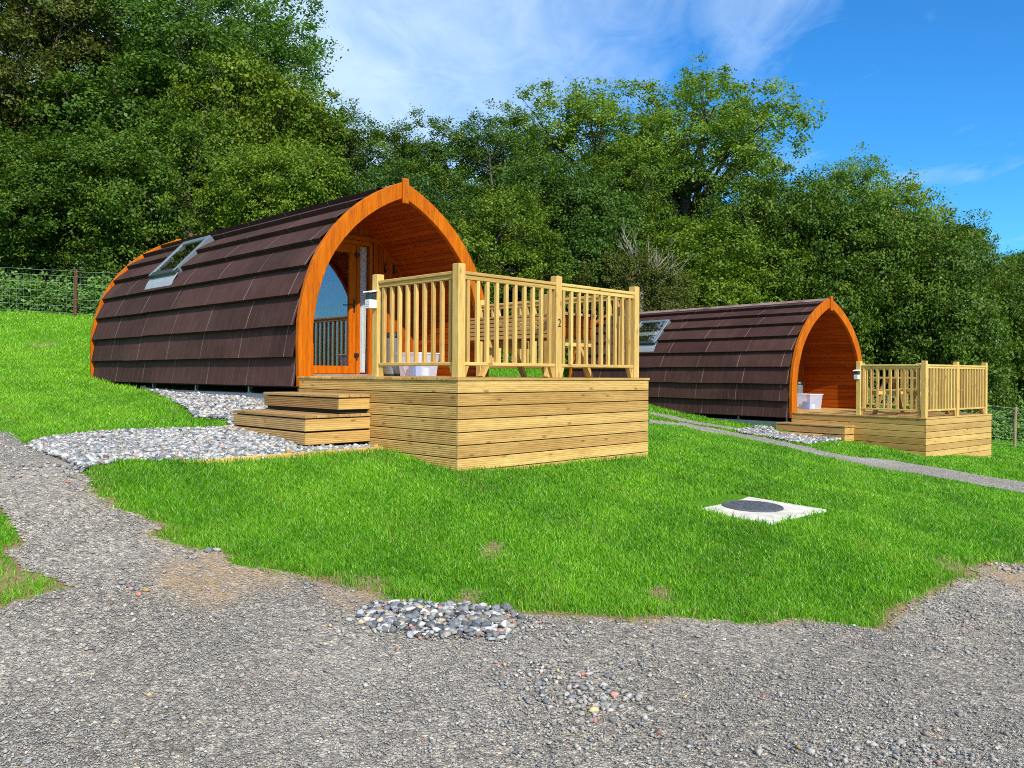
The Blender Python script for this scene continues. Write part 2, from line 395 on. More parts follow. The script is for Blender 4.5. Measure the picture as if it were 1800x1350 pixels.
# ------------------------------------------------------------------ the ground regions
lawn_edge = [(155,838),(165,868),(205,893),(250,908),(288,925),(266,938),(285,950),(340,965),(385,968),(405,990),(470,1002),(530,1015),(590,1030),(640,1038),(690,1056),(760,1060),(830,1072),(900,1078),(1000,1085),(1100,1092),(1200,1087),(1300,1096),(1400,1090),(1480,1098),(1550,1110),(1572,1082),(1612,1062),(1660,1030),(1722,1014),(1704,1000),(1750,990),(1800,993),(2300,1010)]
ledge = GP(lawn_edge)
left_patch = GP([(-500,860),(0,893),(15,915),(47,955),(12,968),(33,985),(35,1000),(75,1008),(128,1033),(60,1052),(0,1072),(-500,1130)])
top_left = GP([(-500,735),(0,757),(40,773),(50,785),(100,805),(147,829)])
TRACK = np.vstack([top_left, ledge, [(16, 2.4), (-14, 2.4)], [left_patch[-1]], left_patch[::-1][1:-1], [left_patch[0]]])
PATH = GP([(1139,737),(1200,743),(1300,762),(1400,782),(1500,804),(1560,808),(1650,823),(1800,848),(2300,930),(2300,985),(1800,869),(1700,850),(1600,833),(1500,815),(1400,792),(1300,770),(1200,750),(1139,746)])
PATH2 = GP([(1141,724),(1180,731),(1240,744),(1300,754),(1300,757),(1240,749),(1180,737),(1141,729)])
S1 = Site(-.508, 7.7, -.035, .7046, .7096)
S2 = Site(7.84, 15.5, -.785, .775, .632)
def sp(site, pts): return np.array([tuple(site.w(u, v))[:2] for u, v in pts])
PEB_A = np.vstack([GP([(50,786),(75,775),(130,768),(200,762),(300,758),(395,755)]), sp(S1, [(-.80, 2.95), (-.80, 1.4), (-.0, 1.4), (-.0, 1.18), (-2.15, 1.18)]), GP([(215,812),(170,822),(147,829),(100,806)])])
PEB_B = np.vstack([GP([(250,683),(285,696),(320,716),(345,735),(400,739)]), sp(S1, [(-.80, 2.9), (.1, 2.9), (.1, 7.7)])])
PEB_C = GP([(1290,757),(1330,751),(1358,753),(1368,764),(1430,770),(1485,774),(1455,777),(1420,782),(1390,778),(1340,768)])
PILE = GP([(625,1087),(632,1068),(655,1060),(700,1058),(760,1061),(830,1064),(895,1070),(920,1092),(905,1118),(880,1130),(800,1127),(740,1130),(700,1118),(650,1110)])
DECK1 = sp(S1, [(0, 0), (3.055, 0), (3.055, 9.9), (0, 9.9)]); DECK2 = sp(S2, [(0, 0), (3.055, 0), (3.055, 9.9), (0, 9.9)])
STEP1 = sp(S1, [(-.80, 1.38), (0, 1.38), (0, 2.93), (-.80, 2.93)]); STEP2 = sp(S2, [(-.75, 1.35), (0, 1.35), (0, 2.9), (-.75, 2.9)])
MH = Vector((2.23, 7.6, 0)); MHR = R(41)
MHP = np.array([(MH.x+.50*(math.cos(MHR)*i-math.sin(MHR)*j), MH.y+.50*(math.sin(MHR)*i+math.cos(MHR)*j)) for i, j in ((-1, -1), (1, -1), (1, 1), (-1, 1))])
WOODLINE = np.array([(-30, 23), (-14, 21.3), (-9, 21), (-4, 20.6), (-1, 20.5), (1.5, 25.5), (5, 26), (9, 26), (14.5, 25.5), (22, 27), (34, 31)])
def beyond_wood(x, y): return y - np.interp(x, WOODLINE[:, 0], WOODLINE[:, 1])

def soilmask(x, y):
    d = dpoly(x, y, ledge, False); d = np.minimum(d, dpoly(x, y, left_patch)*1.2)
    m = np.clip(1-d/(.10+.09*hnoise(x, y, 1.3, 3)), 0, 1)
    for px, py, r in ((870,968,.16),(1165,1045,.17),(20,1012,.32),(1400,975,.0),(640,1030,.2),(1690,1000,.25),(430,880,.05),(75,605,.5),(290,735,.15),(20,715,.3),(585,1025,.15),(820,1050,.14)):
        if r <= 0: continue
        c = G(px, py); rr = np.hypot((x-c[0]), (y-c[1])*.6)/r
        m = np.maximum(m, np.clip(1.25-rr+.35*hnoise(x, y, 6, 1), 0, 1)*(.8 if py > 900 else .5))
    return m

def grid_axis(segs):
    out = []
    for a, b, st in segs: out += list(np.arange(a, b-1e-6, st))
    out.append(segs[-1][1]); return np.array(out)
gx = grid_axis([(-90, -34, 7), (-34, -14, 1), (-14, 14, .14), (14, 38, 1), (38, 94, 7)])
gy = grid_axis([(-90, -10, 8), (-10, 2, 1), (2, 26, .14), (26, 50, 1), (50, 130, 8)])
XX, YY = np.meshgrid(gx, gy)
cxl = np.clip(XX, -34, 38); cyl = np.clip(YY, -14, 62)
ZZ = terr(cxl, cyl)
nx, ny = len(gx), len(gy)
idx = np.arange(nx*ny).reshape(ny, nx)
F = np.stack([idx[:-1, :-1], idx[:-1, 1:], idx[1:, 1:], idx[1:, :-1]], -1).reshape(-1, 4)
xf, yf = XX.ravel(), YY.ravel()
wl = np.clip((beyond_wood(xf, yf)+.6+.5*hnoise(xf, yf, 1.2))/1.2, 0, 1)
tone = np.c_[soilmask(xf, yf), wl, np.zeros(len(xf))]
addobj('ground', npmesh('ground', np.c_[xf, yf, ZZ.ravel()], F, tone, True), 'lawn_ground', kind='structure')

def sheet(name, polys, r, off, mat, tonef=None, wob=.03, kind='structure', **pr):
    A = np.vstack(polys); x0, y0 = A.min(0)-r; x1, y1 = A.max(0)+r
    xs = np.arange(x0, x1+r, r); ys = np.arange(y0, y1+r, r); X, Y = np.meshgrid(xs, ys)
    cx = (X[:-1, :-1]+r/2); cy = (Y[:-1, :-1]+r/2)
    wx = cx+wob*hnoise(cx, cy, 5, 2); wy = cy+wob*hnoise(cx, cy, 5, 5)
    ins = np.zeros(cx.shape, bool)
    for P in polys: ins |= inpoly(wx, wy, P)
    I = np.arange(X.size).reshape(X.shape)
    F = np.stack([I[:-1, :-1], I[:-1, 1:], I[1:, 1:], I[1:, :-1]], -1)[ins]
    used, inv = np.unique(F.ravel(), return_inverse=True); F = inv.reshape(-1, 4)
    x = X.ravel()[used]; y = Y.ravel()[used]
    V = np.c_[x, y, terr(x, y)+off]
    t = tonef(x, y) if tonef else np.zeros(len(x))
    o = addobj(name, npmesh(name, V, F, t, True), mat); o['kind'] = kind
    for k, v in pr.items(): o[k] = v
    return o
def track_soil(x, y):
    m = np.zeros(len(x))
    for px, py, r in ((400,1005,.42),(350,1030,.3),(470,1010,.25),(330,1010,.2),(1760,1005,.5),(640,1045,.25)):
        c = G(px, py); rr = np.hypot(x-c[0], (y-c[1])*.9)/r; m = np.maximum(m, np.clip(1.2-rr+.3*hnoise(x, y, 5, 4), 0, .9))
    d = dpoly(x, y, ledge, False); m = np.maximum(m, np.clip(.75-d/.10+.5*hnoise(x, y, 3, 2), 0, .8))
    return m
sheet('gravel_track', [TRACK], .032, .005, 'track_gravel', track_soil)
rear = np.array([(-30, -30), (30, -30), (30, 2.40), (-30, 2.40)], float)
sheet('gravel_track', [rear], 1.2, .005, 'track_gravel', None, 0)
sheet('gravel_path', [PATH], .07, .010, 'path_gravel', None, .08)
sheet('gravel_path', [PATH2], .05, .010, 'path_gravel', None, .04)
for P in (PEB_A, PEB_B, PEB_C): sheet('gravel_bed', [P], .05, .009, 'pebble_base', None, .02)

# ------------------------------------------------------------------ stones
def stones(name, label, X, Y, size, cols, flat=.6, sink=.25, lift=None, ico=True):
    n = len(X)
    if ico:
        p = (1+5**.5)/2; B = np.array([(-1,p,0),(1,p,0),(-1,-p,0),(1,-p,0),(0,-1,p),(0,1,p),(0,-1,-p),(0,1,-p),(p,0,-1),(p,0,1),(-p,0,-1),(-p,0,1)], float)/1.9
        Fb = np.array([(0,11,5),(0,5,1),(0,1,7),(0,7,10),(0,10,11),(1,5,9),(5,11,4),(11,10,2),(10,7,6),(7,1,8),(3,9,4),(3,4,2),(3,2,6),(3,6,8),(3,8,9),(4,9,5),(2,4,11),(6,2,10),(8,6,7),(9,8,1)])
    else:
        B = np.array([(1,0,0),(-1,0,0),(0,1,0),(0,-1,0),(0,0,1),(0,0,-1)], float)
        Fb = np.array([(0,2,4),(2,1,4),(1,3,4),(3,0,4),(2,0,5),(1,2,5),(3,1,5),(0,3,5)])
    k = len(B)
    V = B[None]*(1+.5*(rng.random((n, k, 1))-.5)) + (rng.random((n, k, 3))-.5)*.6
    V *= np.stack([rng.uniform(.8, 1.35, n), rng.uniform(.6, 1.0, n), np.full(n, 1.)*rng.uniform(flat*.7, flat*1.3, n)], -1)[:, None]
    tx = rng.normal(0, .35, n); c, s = np.cos(tx)[:, None], np.sin(tx)[:, None]
    V = np.stack([V[..., 0], V[..., 1]*c-V[..., 2]*s, V[..., 1]*s+V[..., 2]*c], -1)
    az = rng.uniform(0, 6.28, n); c, s = np.cos(az)[:, None], np.sin(az)[:, None]
    V = np.stack([V[..., 0]*c-V[..., 1]*s, V[..., 0]*s+V[..., 1]*c, V[..., 2]], -1)*size[:, None, None]
    z = terr(X, Y)+.012+size*flat*(1-2*sink)*.5+(0 if lift is None else lift)
    V += np.stack([X, Y, z], -1)[:, None]
    F = (Fb[None]+(np.arange(n)*k)[:, None, None]).reshape(-1, 3)
    o = addobj(name, npmesh(name, V.reshape(-1, 3), F, np.repeat(cols, k, 0)), 'stone', kind='stuff', label=label, category='gravel')
    return o
def scatter(P, n, dens=None):
    x0, y0 = P.min(0); x1, y1 = P.max(0); X = rng.uniform(x0, x1, n); Y = rng.uniform(y0, y1, n)
    X2 = X+.03*hnoise(X, Y, 9, 1); k = inpoly(X2, Y, P); X, Y = X[k], Y[k]
    if dens is not None:
        k = rng.random(len(X)) < dens(X, Y); X, Y = X[k], Y[k]
    return X, Y
def pebcols(n, blue=.5, dark=.25):
    u = rng.random(n); v = rng.uniform(.15, .56, n)
    c = np.c_[v, v*.96, v*.90]
    k = u < blue; c[k] = np.c_[v[k]*.66, v[k]*.68, v[k]*.72]
    k = u < dark; c[k] *= .55
    k = u > .90; c[k] = np.c_[v[k]*1.1, v[k]*.88, v[k]*.62]
    k = u > .97; c[k] = np.c_[v[k]*1.0, v[k]*.55, v[k]*.42]
    k = (u > .80) & (u < .9); c[k] = np.clip(np.c_[v[k]*1.5, v[k]*1.47, v[k]*1.36], 0, .66)
    return c
def area(P): return .5*abs(np.dot(P[:, 0], np.roll(P[:, 1], 1))-np.dot(P[:, 1], np.roll(P[:, 0], 1)))
def bbfac(P): return np.prod(P.max(0)-P.min(0))/area(P)
for P, lab, dd, sz in ((PEB_A, 'strip of pale grey pebbles in front of the lower wooden step', 2600, .022), (PEB_B, 'grey pebble strip below the side of the nearer brown pod', 1500, .026), (PEB_C, 'small pebble patch by the step of the farther pod', 1100, .026)):
    n = int(dd*area(P)*bbfac(P)); X, Y = scatter(P, n)
    stones('pebbles', lab, X, Y, rng.uniform(.7, 1.45, len(X))*sz, pebcols(len(X), .42, .10), .6, .2, rng.uniform(0, .022, len(X)))
n = int(3000*area(PILE)*bbfac(PILE)); X, Y = scatter(PILE, n, lambda x, y: np.clip(dpoly(x, y, PILE)/.13+.15+.25*hnoise(x, y, 9, 2), 0, 1))
hp = np.clip(dpoly(X, Y, PILE)/.25, 0, 1)
stones('pebbles', 'low heap of blue grey and white stones at the lawn edge on the track', X, Y, .010+.022*rng.random(len(X))**1.6, pebcols(len(X), .62, .40), .55, .15, rng.uniform(0, .03, len(X))*hp)
# loose stones of the track: everywhere small, a few patches of larger ones
def seen(x, y, m=.09): return (np.abs(x/np.maximum(y, .1)) < .625+m) | (y < 1)
NB = np.array([(-6, 2.5), (7.5, 2.5), (7.5, 9.5), (-6, 9.5)], float)
X = rng.uniform(-6, 7.5, 1100000); Y = 2.5+7*rng.random(1100000)**1.7
k = seen(X, Y) & inpoly(X, Y, TRACK); X, Y = X[k], Y[k]
k = rng.random(len(X)) < np.clip((3.2/Y)**1.2*(.55+.5*hnoise(X, Y, 1.2, 8)), .1, 1)*np.clip(1-1.1*track_soil(X, Y), .08, 1)*np.clip(.62+.85*hnoise(X*.45+Y*.3, Y*1.1, 1.0, 5), .22, 1); X, Y = X[k][:240000], Y[k][:240000]
sz = (.0024+.0026*rng.random(len(X))+.009*rng.random(len(X))**16)*np.maximum(1, Y/4.0)
v = rng.uniform(.22, .39, len(X)); c = np.c_[v, v*.94, v*.86]; u = rng.random(len(X))
c[u < .2] *= .6; c[u > .93] = np.clip(c[u > .93]*1.5, 0, .72); c[(u > .925) & (u < .93)] *= np.array([1.1, .6, .5]); c[(u > .90) & (u < .925)] *= np.array([.75, .85, 1.0])
stones('loose_gravel', 'fine grey crushed gravel covering the track', X, Y, sz, c, .6, .45, None, False)
def cluster(px, py, rx, ry, n, smin, smax):
    c0 = G(px, py); X = c0[0]+rng.normal(0, rx, n); Y = c0[1]+rng.normal(0, ry, n); k = inpoly(X, Y, TRACK); return X[k], Y[k], rng.uniform(smin, smax, k.sum())
cl = [cluster(775, 1095, .30, .13, 120, .007, .017), cluster(250, 850, .35, .10, 50, .01, .02), cluster(90, 830, .3, .12, 60, .009, .018), cluster(960, 1180, .13, .08, 70, .006, .016), cluster(1030, 1220, .16, .13, 150, .006, .018), cluster(1050, 1240, .10, .06, 26, .012, .024), cluster(1000, 1290, .3, .12, 160, .005, .011), cluster(1540, 1320, .3, .08, 60, .007, .020), cluster(640, 1310, .3, .1, 70, .005, .010),
      cluster(230, 1035, .06, .05, 12, .01, .022), cluster(1455, 1222, .03, .015, 3, .014, .02), cluster(940, 1100, .12, .1, 70, .007, .014), cluster(1760, 1000, .25, .1, 40, .01, .025), cluster(620, 1100, .12, .15, 60, .007, .014), cluster(370, 968, .02, .02, 2, .028, .035), cluster(150, 830, .2, .12, 60, .01, .022), cluster(700, 1165, 1.6, .7, 260, .007, .014), cluster(1400, 1200, 1.0, .6, 130, .007, .015)]
X = np.concatenate([q[0] for q in cl]); Y = np.concatenate([q[1] for q in cl]); sz = np.concatenate([q[2] for q in cl])
v = rng.uniform(.20, .42, len(X)); c = np.c_[v, v*.93, v*.84]; u = rng.random(len(X))
c[u < .15] = np.c_[v, v*1.05, v*1.15][u < .15]*.55; c[u > .95] = np.clip(c[u > .95]*1.4, 0, .6); c[(u > .86) & (u < .88)] *= np.array([1.3, .6, .5]); c[(u > .84) & (u < .86)] *= np.array([1.4, 1.15, .6])
stones('loose_stones', 'larger loose stones lying on the grey track in the foreground', X, Y, sz, c, .62, .3)

# ------------------------------------------------------------------ grass blades
def grass_ok(x, y):
    k = ~inpoly(x, y, TRACK)
    for P in (PATH, PATH2, PEB_A, PEB_B, PEB_C, DECK1, DECK2, STEP1, STEP2, MHP): k &= ~inpoly(x, y, P)
    k &= beyond_wood(x, y) < .3
    return k
def blades():
    Xs, Ys = [], []
    for d0, d1, dens in ((4.2, 5.5, 12500), (5.5, 7, 8600), (7, 9, 5200), (9, 12, 2900), (12, 16, 1500), (16, 21, 750), (21, 27, 400)):
        w = (d1+2)*1.02; n = int(dens*(d1-d0)*2*w); x = rng.uniform(-w, w, n); y = rng.uniform(d0, d1, n)
        q = np.abs(x/y); k = (q < .72) | ((q < 1.05) & (rng.random(n) < .35)); x, y = x[k], y[k]; k = grass_ok(x+rng.normal(0, .022, len(x))+.03*hnoise(x, y, 8, 3), y+rng.normal(0, .022, len(x))+.03+.03*hnoise(x, y, 8, 6)); x, y = x[k], y[k]
        s = soilmask(x, y); k = rng.random(len(x)) > s*1.05; Xs.append(x[k]); Ys.append(y[k])
    x = rng.uniform(-6.5, -1.9, 62000); y = rng.uniform(3.4, 6.0, 62000); k = inpoly(x, y, left_patch); x, y = x[k], y[k]; k = rng.random(len(x)) > soilmask(x, y)*.95; Xs.append(x[k]); Ys.append(y[k])
    x = np.concatenate(Xs); y = np.concatenate(Ys); n = len(x)
    big = hnoise(x, y, .9, 1); mid = hnoise(x, y, 2.6, 4)
    de = dpoly(x, y, ledge, False)
    near = np.clip(1-de/.5, 0, 1)
    # taller tufts where the mower does not reach: round the deck, the edge of the track
    EB = sp(S1, [(-2.25, 1.14), (0, 1.14), (0, 1.19), (-2.25, 1.19)])
    tuft = np.clip(1-np.minimum(dpoly(x, y, EB)*1.3, np.minimum(np.minimum(dpoly(x, y, DECK1), dpoly(x, y, STEP1)), dpoly(x, y, MHP)*3))/.16, 0, 1)
    h = (.033+.011*mid+.012*rng.random(n)+.02*near*(hnoise(x, y, 3, 9) > .15)+.03*tuft)*rng.uniform(.6, 1.25, n)
    h *= 1+.02*np.maximum(y-6, 0)
    w = .0020*np.maximum(1, y/4.6)**.95*rng.uniform(.8, 1.3, n)*np.where(np.abs(x/y) > .72, 1.7, 1.0)
    az = rng.uniform(0, 6.283, n); lean = rng.uniform(.1, 1.0, n)*h; la = rng.normal(2.2, 1.7, n)
    dx, dy = np.cos(az)*w, np.sin(az)*w; lx, ly = np.cos(la)*lean, np.sin(la)*lean
    z = terr(x, y)-.003
    V = np.empty((n, 5, 3), np.float32)
    V[:, 0] = np.c_[x-dx, y-dy, z]; V[:, 1] = np.c_[x+dx, y+dy, z]
    V[:, 2] = np.c_[x+dx*.8+lx*.35, y+dy*.8+ly*.35, z+h*.58]; V[:, 3] = np.c_[x-dx*.8+lx*.35, y-dy*.8+ly*.35, z+h*.58]
    V[:, 4] = np.c_[x+lx, y+ly, z+h*.95]
    base = (np.arange(n)*5)[:, None]
    Q = np.concatenate([(base+np.array([0, 1, 2])), (base+np.array([0, 2, 3])), (base+np.array([3, 2, 4]))])
    hill = np.clip((-x-3)/6, 0, 1)*np.clip((y-7)/4, 0, 1)
    t0 = np.clip(.45+.20*big+.16*mid+.25*rng.normal(0, 1, n)+.22*hill, 0, 1)
    g = rng.random(n); g = np.clip(g+.09*(hnoise(x, y, 1.7, 7) > .35)+.14*(de < .12), 0, 1)
    T = np.repeat(np.c_[t0, g, np.zeros(n)], 5, 0)
    print('blades', n)
    return npmesh('lawn_grass', V.reshape(-1, 3), Q, T)
addobj('lawn_grass', blades(), 'grass_blade', kind='stuff', label='short bright green mown grass on the sloping lawns', category='grass')

# ------------------------------------------------------------------ pod
PR = np.array([(1.53, -.12), (1.535, 0), (1.545, .4), (1.54, .64), (1.51, .85), (1.465, 1.05), (1.40, 1.25), (1.32, 1.45), (1.20, 1.65), (1.045, 1.85), (.855, 2.045), (.65, 2.21), (.415, 2.36), (.205, 2.465), (0, 2.55)])
_d = np.r_[0, np.cumsum(np.hypot(*np.diff(PR, axis=0).T))]; PLEN = _d[-1]
def prof(s, inset=0.0):
    s = min(max(s, 0), PLEN); h = np.interp(s, _d, PR[:, 0]); z = np.interp(s, _d, PR[:, 1])
    e = .09; h1 = np.interp(max(s-e, 0), _d, PR[:, 0]); z1 = np.interp(max(s-e, 0), _d, PR[:, 1]); h2 = np.interp(min(s+e, PLEN), _d, PR[:, 0]); z2 = np.interp(min(s+e, PLEN), _d, PR[:, 1])
    l = math.hypot(h2-h1, z2-z1); nx, nz = (z2-z1)/l, -(h2-h1)/l          # outward normal
    return h-nx*inset, z-nz*inset
UC = 1.535
def half(inset, n=26, s0=0.0, apex=True):
    P = [prof(s0+(PLEN-s0)*i/n, inset) for i in range(n+1)]
    za = 2.55-inset/.94
    P = [(h, z) if (h > .015 and z < za) else (0, za) for h, z in P]
    P[-1] = (0, za)
    return P
V0, V1 = 2.86, 9.80           # front and rear planes of the pod
VW = 4.34                     # end wall with the door

def arch(name, parent, va, vb, ins0, ins1, mat, s0=.0, **kw):
    m = MB(); 
    for sd in (-1, 1):
        O = half(ins0, 26, s0); I = half(ins1, 26, s0); n = len(O); vs = []
        for v in (va, vb):
            for P in (O, I):
                vs += [(UC+sd*h, v, z) for h, z in P]
        fs = []
        for i in range(n-1):
            o0, o1, i0, i1 = i, i+1, n+i, n+i+1; f = [(o0, o1, i1, i0), (2*n+o0, 2*n+i0, 2*n+i1, 2*n+o1), (o0, 2*n+o0, 2*n+o1, o1), (i0, i1, 2*n+i1, 2*n+i0)]
            fs += [q if sd > 0 else q[::-1] for q in f]
        fs += [(0, n, 3*n, 2*n)]
        m.add(vs, fs, .5)
    return m.build(name, mat, parent, **kw)

def keystone(parent, v, sgn, marks):
    m = MB(); z0, z1 = 2.27, 2.60; y = v+sgn*-.035
    m.box(UC-.048, UC+.048, min(v, y), max(v, y)+.002, z0, z1, .6)
    k = m.build('keystone', 'orange_z', parent, bevel=.006)
    if marks:
        e = MB(); yy = min(v, y)-.0015
        rr = random.Random(3)
        for i in range(16):                                   # round emblem
            a = 2*math.pi*i/16; b_ = 2*math.pi*(i+1)/16; c = (UC, z1-.055)
            e.add([(c[0]+math.cos(t)*r_, yy, c[1]+math.sin(t)*r_) for t, r_ in ((a, .032), (b_, .032), (b_, .026), (a, .026))], [(0, 1, 2, 3)], .5)
        e.add([(UC-.004, yy, z1-.08), (UC+.004, yy, z1-.08), (UC+.004, yy, z1-.032), (UC-.004, yy, z1-.032)], [(0, 1, 2, 3)], .5)
        for r_, zz in enumerate((.115, .138, .165, .19, .215, .235, .255)):
            x = UC-.036
            while x < UC+.03:
                w = rr.uniform(.004, .011); h = .010 if r_ in (0, 3) else .006
                e.add([(x, yy, z1-zz), (x+w, yy, z1-zz), (x+w, yy, z1-zz+h*rr.uniform(.6, 1)), (x, yy, z1-zz+h*rr.uniform(.6, 1))], [(0, 1, 2, 3)], .5); x += w+rr.uniform(.002, .005)
        e.build('engraving', 'engraving', k)
    return k

def make_pod(site, label, lk):
    T = thing('camping_pod', label, 'camping pod', site, (UC, V0, -.3), 'arched wooden camping pods')
    # tiled shell: overlapping courses
    m = MB(); uvs = []; NC = 9; cl = PLEN/NC
    vv = np.arange(V0+.035, V1-.03, .1715); vv = np.append(vv, V1-.035)
    rr = random.Random(11 if lk == 1 else 5)
    for sd in (-1, 1):
        for c in range(NC):
            s0 = c*cl-(.02 if c else .0); s1 = min((c+1)*cl+.05, PLEN-.004)
            rows = [(s0, -.022), (s0, .030), (s0+.012, .030)] if False else None
            steps = [(s0, .030), (s0, -.042), (s0+(s1-s0)*.33, -.012), (s0+(s1-s0)*.66, .012), (s1, .038)]
            n = len(steps); base = len(m.v); vs = []; tn = []
            sheetlen = 7; jit = 0; off = rr.randint(0, 6)
            for j, v in enumerate(vv):
                if (j+off) % sheetlen == 0: jit = rr.uniform(-.005, .005); tt = rr.random()
                if j == 0: tt = rr.random()
                wob = jit+rr.uniform(-.0015, .0015)
                for q, (s, ins) in enumerate(steps):
                    k = 1 if q < 2 else 0
                    h, z = prof(s+(wob if k else 0) if c else s, ins+(wob*.45 if k and q == 1 else 0)); vs.append((UC+sd*h, v, z)); uvs.append((v+(c % 2)*.3, c+(.02+.96*(s-s0)/(s1-s0)))); tn.append(tt)
            fs = []
            for j in range(len(vv)-1):
                for q in range(n-1):
                    f = (j*n+q, (j+1)*n+q, (j+1)*n+q+1, j*n+q+1); fs.append(f if sd > 0 else f[::-1])
            m.add(vs, fs, .5); m.t[base:] = tn
    m.build('tiled_roof', 'shingle', T, uvs=uvs)
    rc = MB(); zt = half(.0)[-1][1]
    for sd in (-1, 1):
        pass
    vs = []
    for v in (V0+.03, V1-.03): vs += [(UC-.11, v, zt-.052), (UC, v, zt+.012), (UC+.11, v, zt-.052), (UC, v, zt-.03)]
    rc.add(vs, [(0, 1, 5, 4), (1, 2, 6, 5), (0, 3, 2, 1), (4, 5, 6, 7)], .4); rc.build('ridge_cap', 'dark_tile' if 'dark_tile' in MATS else 'shingle', T)
    # arches
    arch('front_arch', T, V0-.045, V0+.03, -.012, .185, 'orange_z', bevel=.006)
    keystone(T, V0-.045, 1, True)
    arch('rear_arch', T, V1-.03, V1+.045, -.040, .17, 'orange_z', bevel=.006)
    keystone(T, V1+.045+.035, 1, False)
    # lining of the porch: boards that run the length of the pod, real gaps between them
    ln = MB(); bw = .092; s = .05
    while s < PLEN-.02:
        e = min(s+bw-.006, PLEN-.01)
        for sd in (-1, 1):
            a = prof(s, .105); b = prof(e, .105); a2 = prof(s, .13); b2 = prof(e, .13)
            a, b, a2, b2 = [(max(p[0], 0.0), p[1]) for p in (a, b, a2, b2)]
            vs = [(UC+sd*h, v, z) for v in (V0+.03, VW) for h, z in (a, b, b2, a2)]
            ln.add(vs, [(0, 1, 5, 4), (1, 2, 6, 5), (2, 3, 7, 6), (3, 0, 4, 7)], None)
        s += bw
    ln.build('porch_lining', 'cedar_y', T)
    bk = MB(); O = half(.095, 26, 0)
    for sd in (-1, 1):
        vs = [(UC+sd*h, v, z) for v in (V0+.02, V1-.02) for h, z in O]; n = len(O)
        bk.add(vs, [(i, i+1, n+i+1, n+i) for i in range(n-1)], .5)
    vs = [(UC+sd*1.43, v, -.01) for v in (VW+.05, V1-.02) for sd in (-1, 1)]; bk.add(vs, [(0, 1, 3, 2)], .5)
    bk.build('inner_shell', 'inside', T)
    # rear wall
    rw = MB(); O = half(.16, 20); rw.add([(UC+h, V1-.01, z) for h, z in O]+[(UC-h, V1-.01, z) for h, z in O[::-1][1:]], [tuple(range(2*len(O)-1))], .5); rw.build('rear_wall', 'orange_z', T)
    # porch end wall in vertical boards round the door opening
    D0, D1, DZ = .97, 2.10, 1.99
    ew = MB(); x = UC-1.42; O = half(.10, 60)
    hs = [p[0] for p in O][::-1]; zs = [p[1] for p in O][::-1]
    def ztop(u): return float(np.interp(abs(u-UC), hs, zs)) if abs(u-UC) < max(hs) else .0
    while x < UC+1.42:
        x2 = min(x+.088, UC+1.42); g = .0035
        for lo, hi in ((x, x2),):
            z0 = .0
            mid = (lo+hi)/2
            if D0-.03 < mid < D1+.03: z0 = DZ+.02
            za, zb = ztop(lo+g), ztop(hi-g)
            if min(za, zb) > z0+.02:
                vs = [(lo+g, v, z) for v in (VW, VW+.02) for z in (z0, za)]+[(hi-g, v, z) for v in (VW, VW+.02) for z in (z0, zb)]
                ew.add(vs, [(0, 4, 5, 1), (2, 3, 7, 6), (0, 1, 3, 2), (4, 6, 7, 5), (1, 5, 7, 3)], None)
        x = x2
    W = ew.build('end_wall', 'cedar_z', T)
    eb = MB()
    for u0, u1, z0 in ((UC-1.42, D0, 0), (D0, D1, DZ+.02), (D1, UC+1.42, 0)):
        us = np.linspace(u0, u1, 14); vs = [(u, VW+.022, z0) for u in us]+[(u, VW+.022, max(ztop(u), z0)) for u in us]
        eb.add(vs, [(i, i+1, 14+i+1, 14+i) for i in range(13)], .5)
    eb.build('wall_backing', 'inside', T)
    tr = MB(); tr.box(D0-.13, D1+.13, VW-.028, VW-.002, DZ+.005, DZ+.075); tr.build('door_header', 'orange_x', T, bevel=.004)
    # curved bead where wall meets ceiling
    arch('arch_bead', T, VW-.03, VW-.002, .105, .135, 'orange_z', s0=.05)
    # door frame, glazed leaf and side light
    fr = MB()
    fr.box(D0, D0+.05, VW-.03, VW+.05, .0, DZ); fr.box(D1-.05, D1, VW-.03, VW+.05, .0, DZ); fr.box(1.815, 1.88, VW-.032, VW+.05, .03, DZ-.06)
    fr.box(D0+.05, D1-.05, VW-.03, VW+.05, DZ-.06, DZ); fr.box(D0+.05, D1-.05, VW-.03, VW+.05, .0, .03)
    fr.build('door_frame', 'orange_z', T, bevel=.004)
    lf = MB(); a, b = D0+.053, 1.812
    lf.box(a, a+.085, VW-.022, VW+.03, .033, DZ-.063); lf.box(b-.115, b, VW-.022, VW+.03, .033, DZ-.063)
    lf.box(a+.085, b-.115, VW-.022, VW+.03, DZ-.19, DZ-.063); lf.box(a+.085, b-.115, VW-.022, VW+.03, .033, .145)
    leaf = lf.build('door', 'orange_z', T, bevel=.005)
    gl = MB(); gl.box(a+.083, b-.113, VW+.004, VW+.010, .143, DZ-.188); gl.build('door_glass', 'door_glass', leaf)
    hd = MB(); hd.box(b-.045, b-.02, VW-.030, VW-.022, .93, 1.12); hd.tube([(b-.032, VW-.03, 1.04), (b-.032, VW-.07, 1.04), (b-.15, VW-.072, 1.04)], .009, 8); hd.build('handle', 'black_metal', leaf)
    for z in (.30, 1.77):
        hg = MB(); hg.box(b-.03, b+.045, VW-.042, VW-.02, z-.022, z+.03); hg.tube([(b+.005, VW-.045, z-.06), (b+.005, VW-.045, z+.035)], .012, 8); hg.build('hinge', 'black_metal', leaf)
    sg = MB(); sg.box(1.88, D1-.05, VW+.004, VW+.010, .03, DZ-.06); sg.build('side_window', 'door_glass', T)
    th = MB(); th.box(D0, D1, VW-.10, VW-.03, -.002, .022); th.build('threshold', 'galv', T)
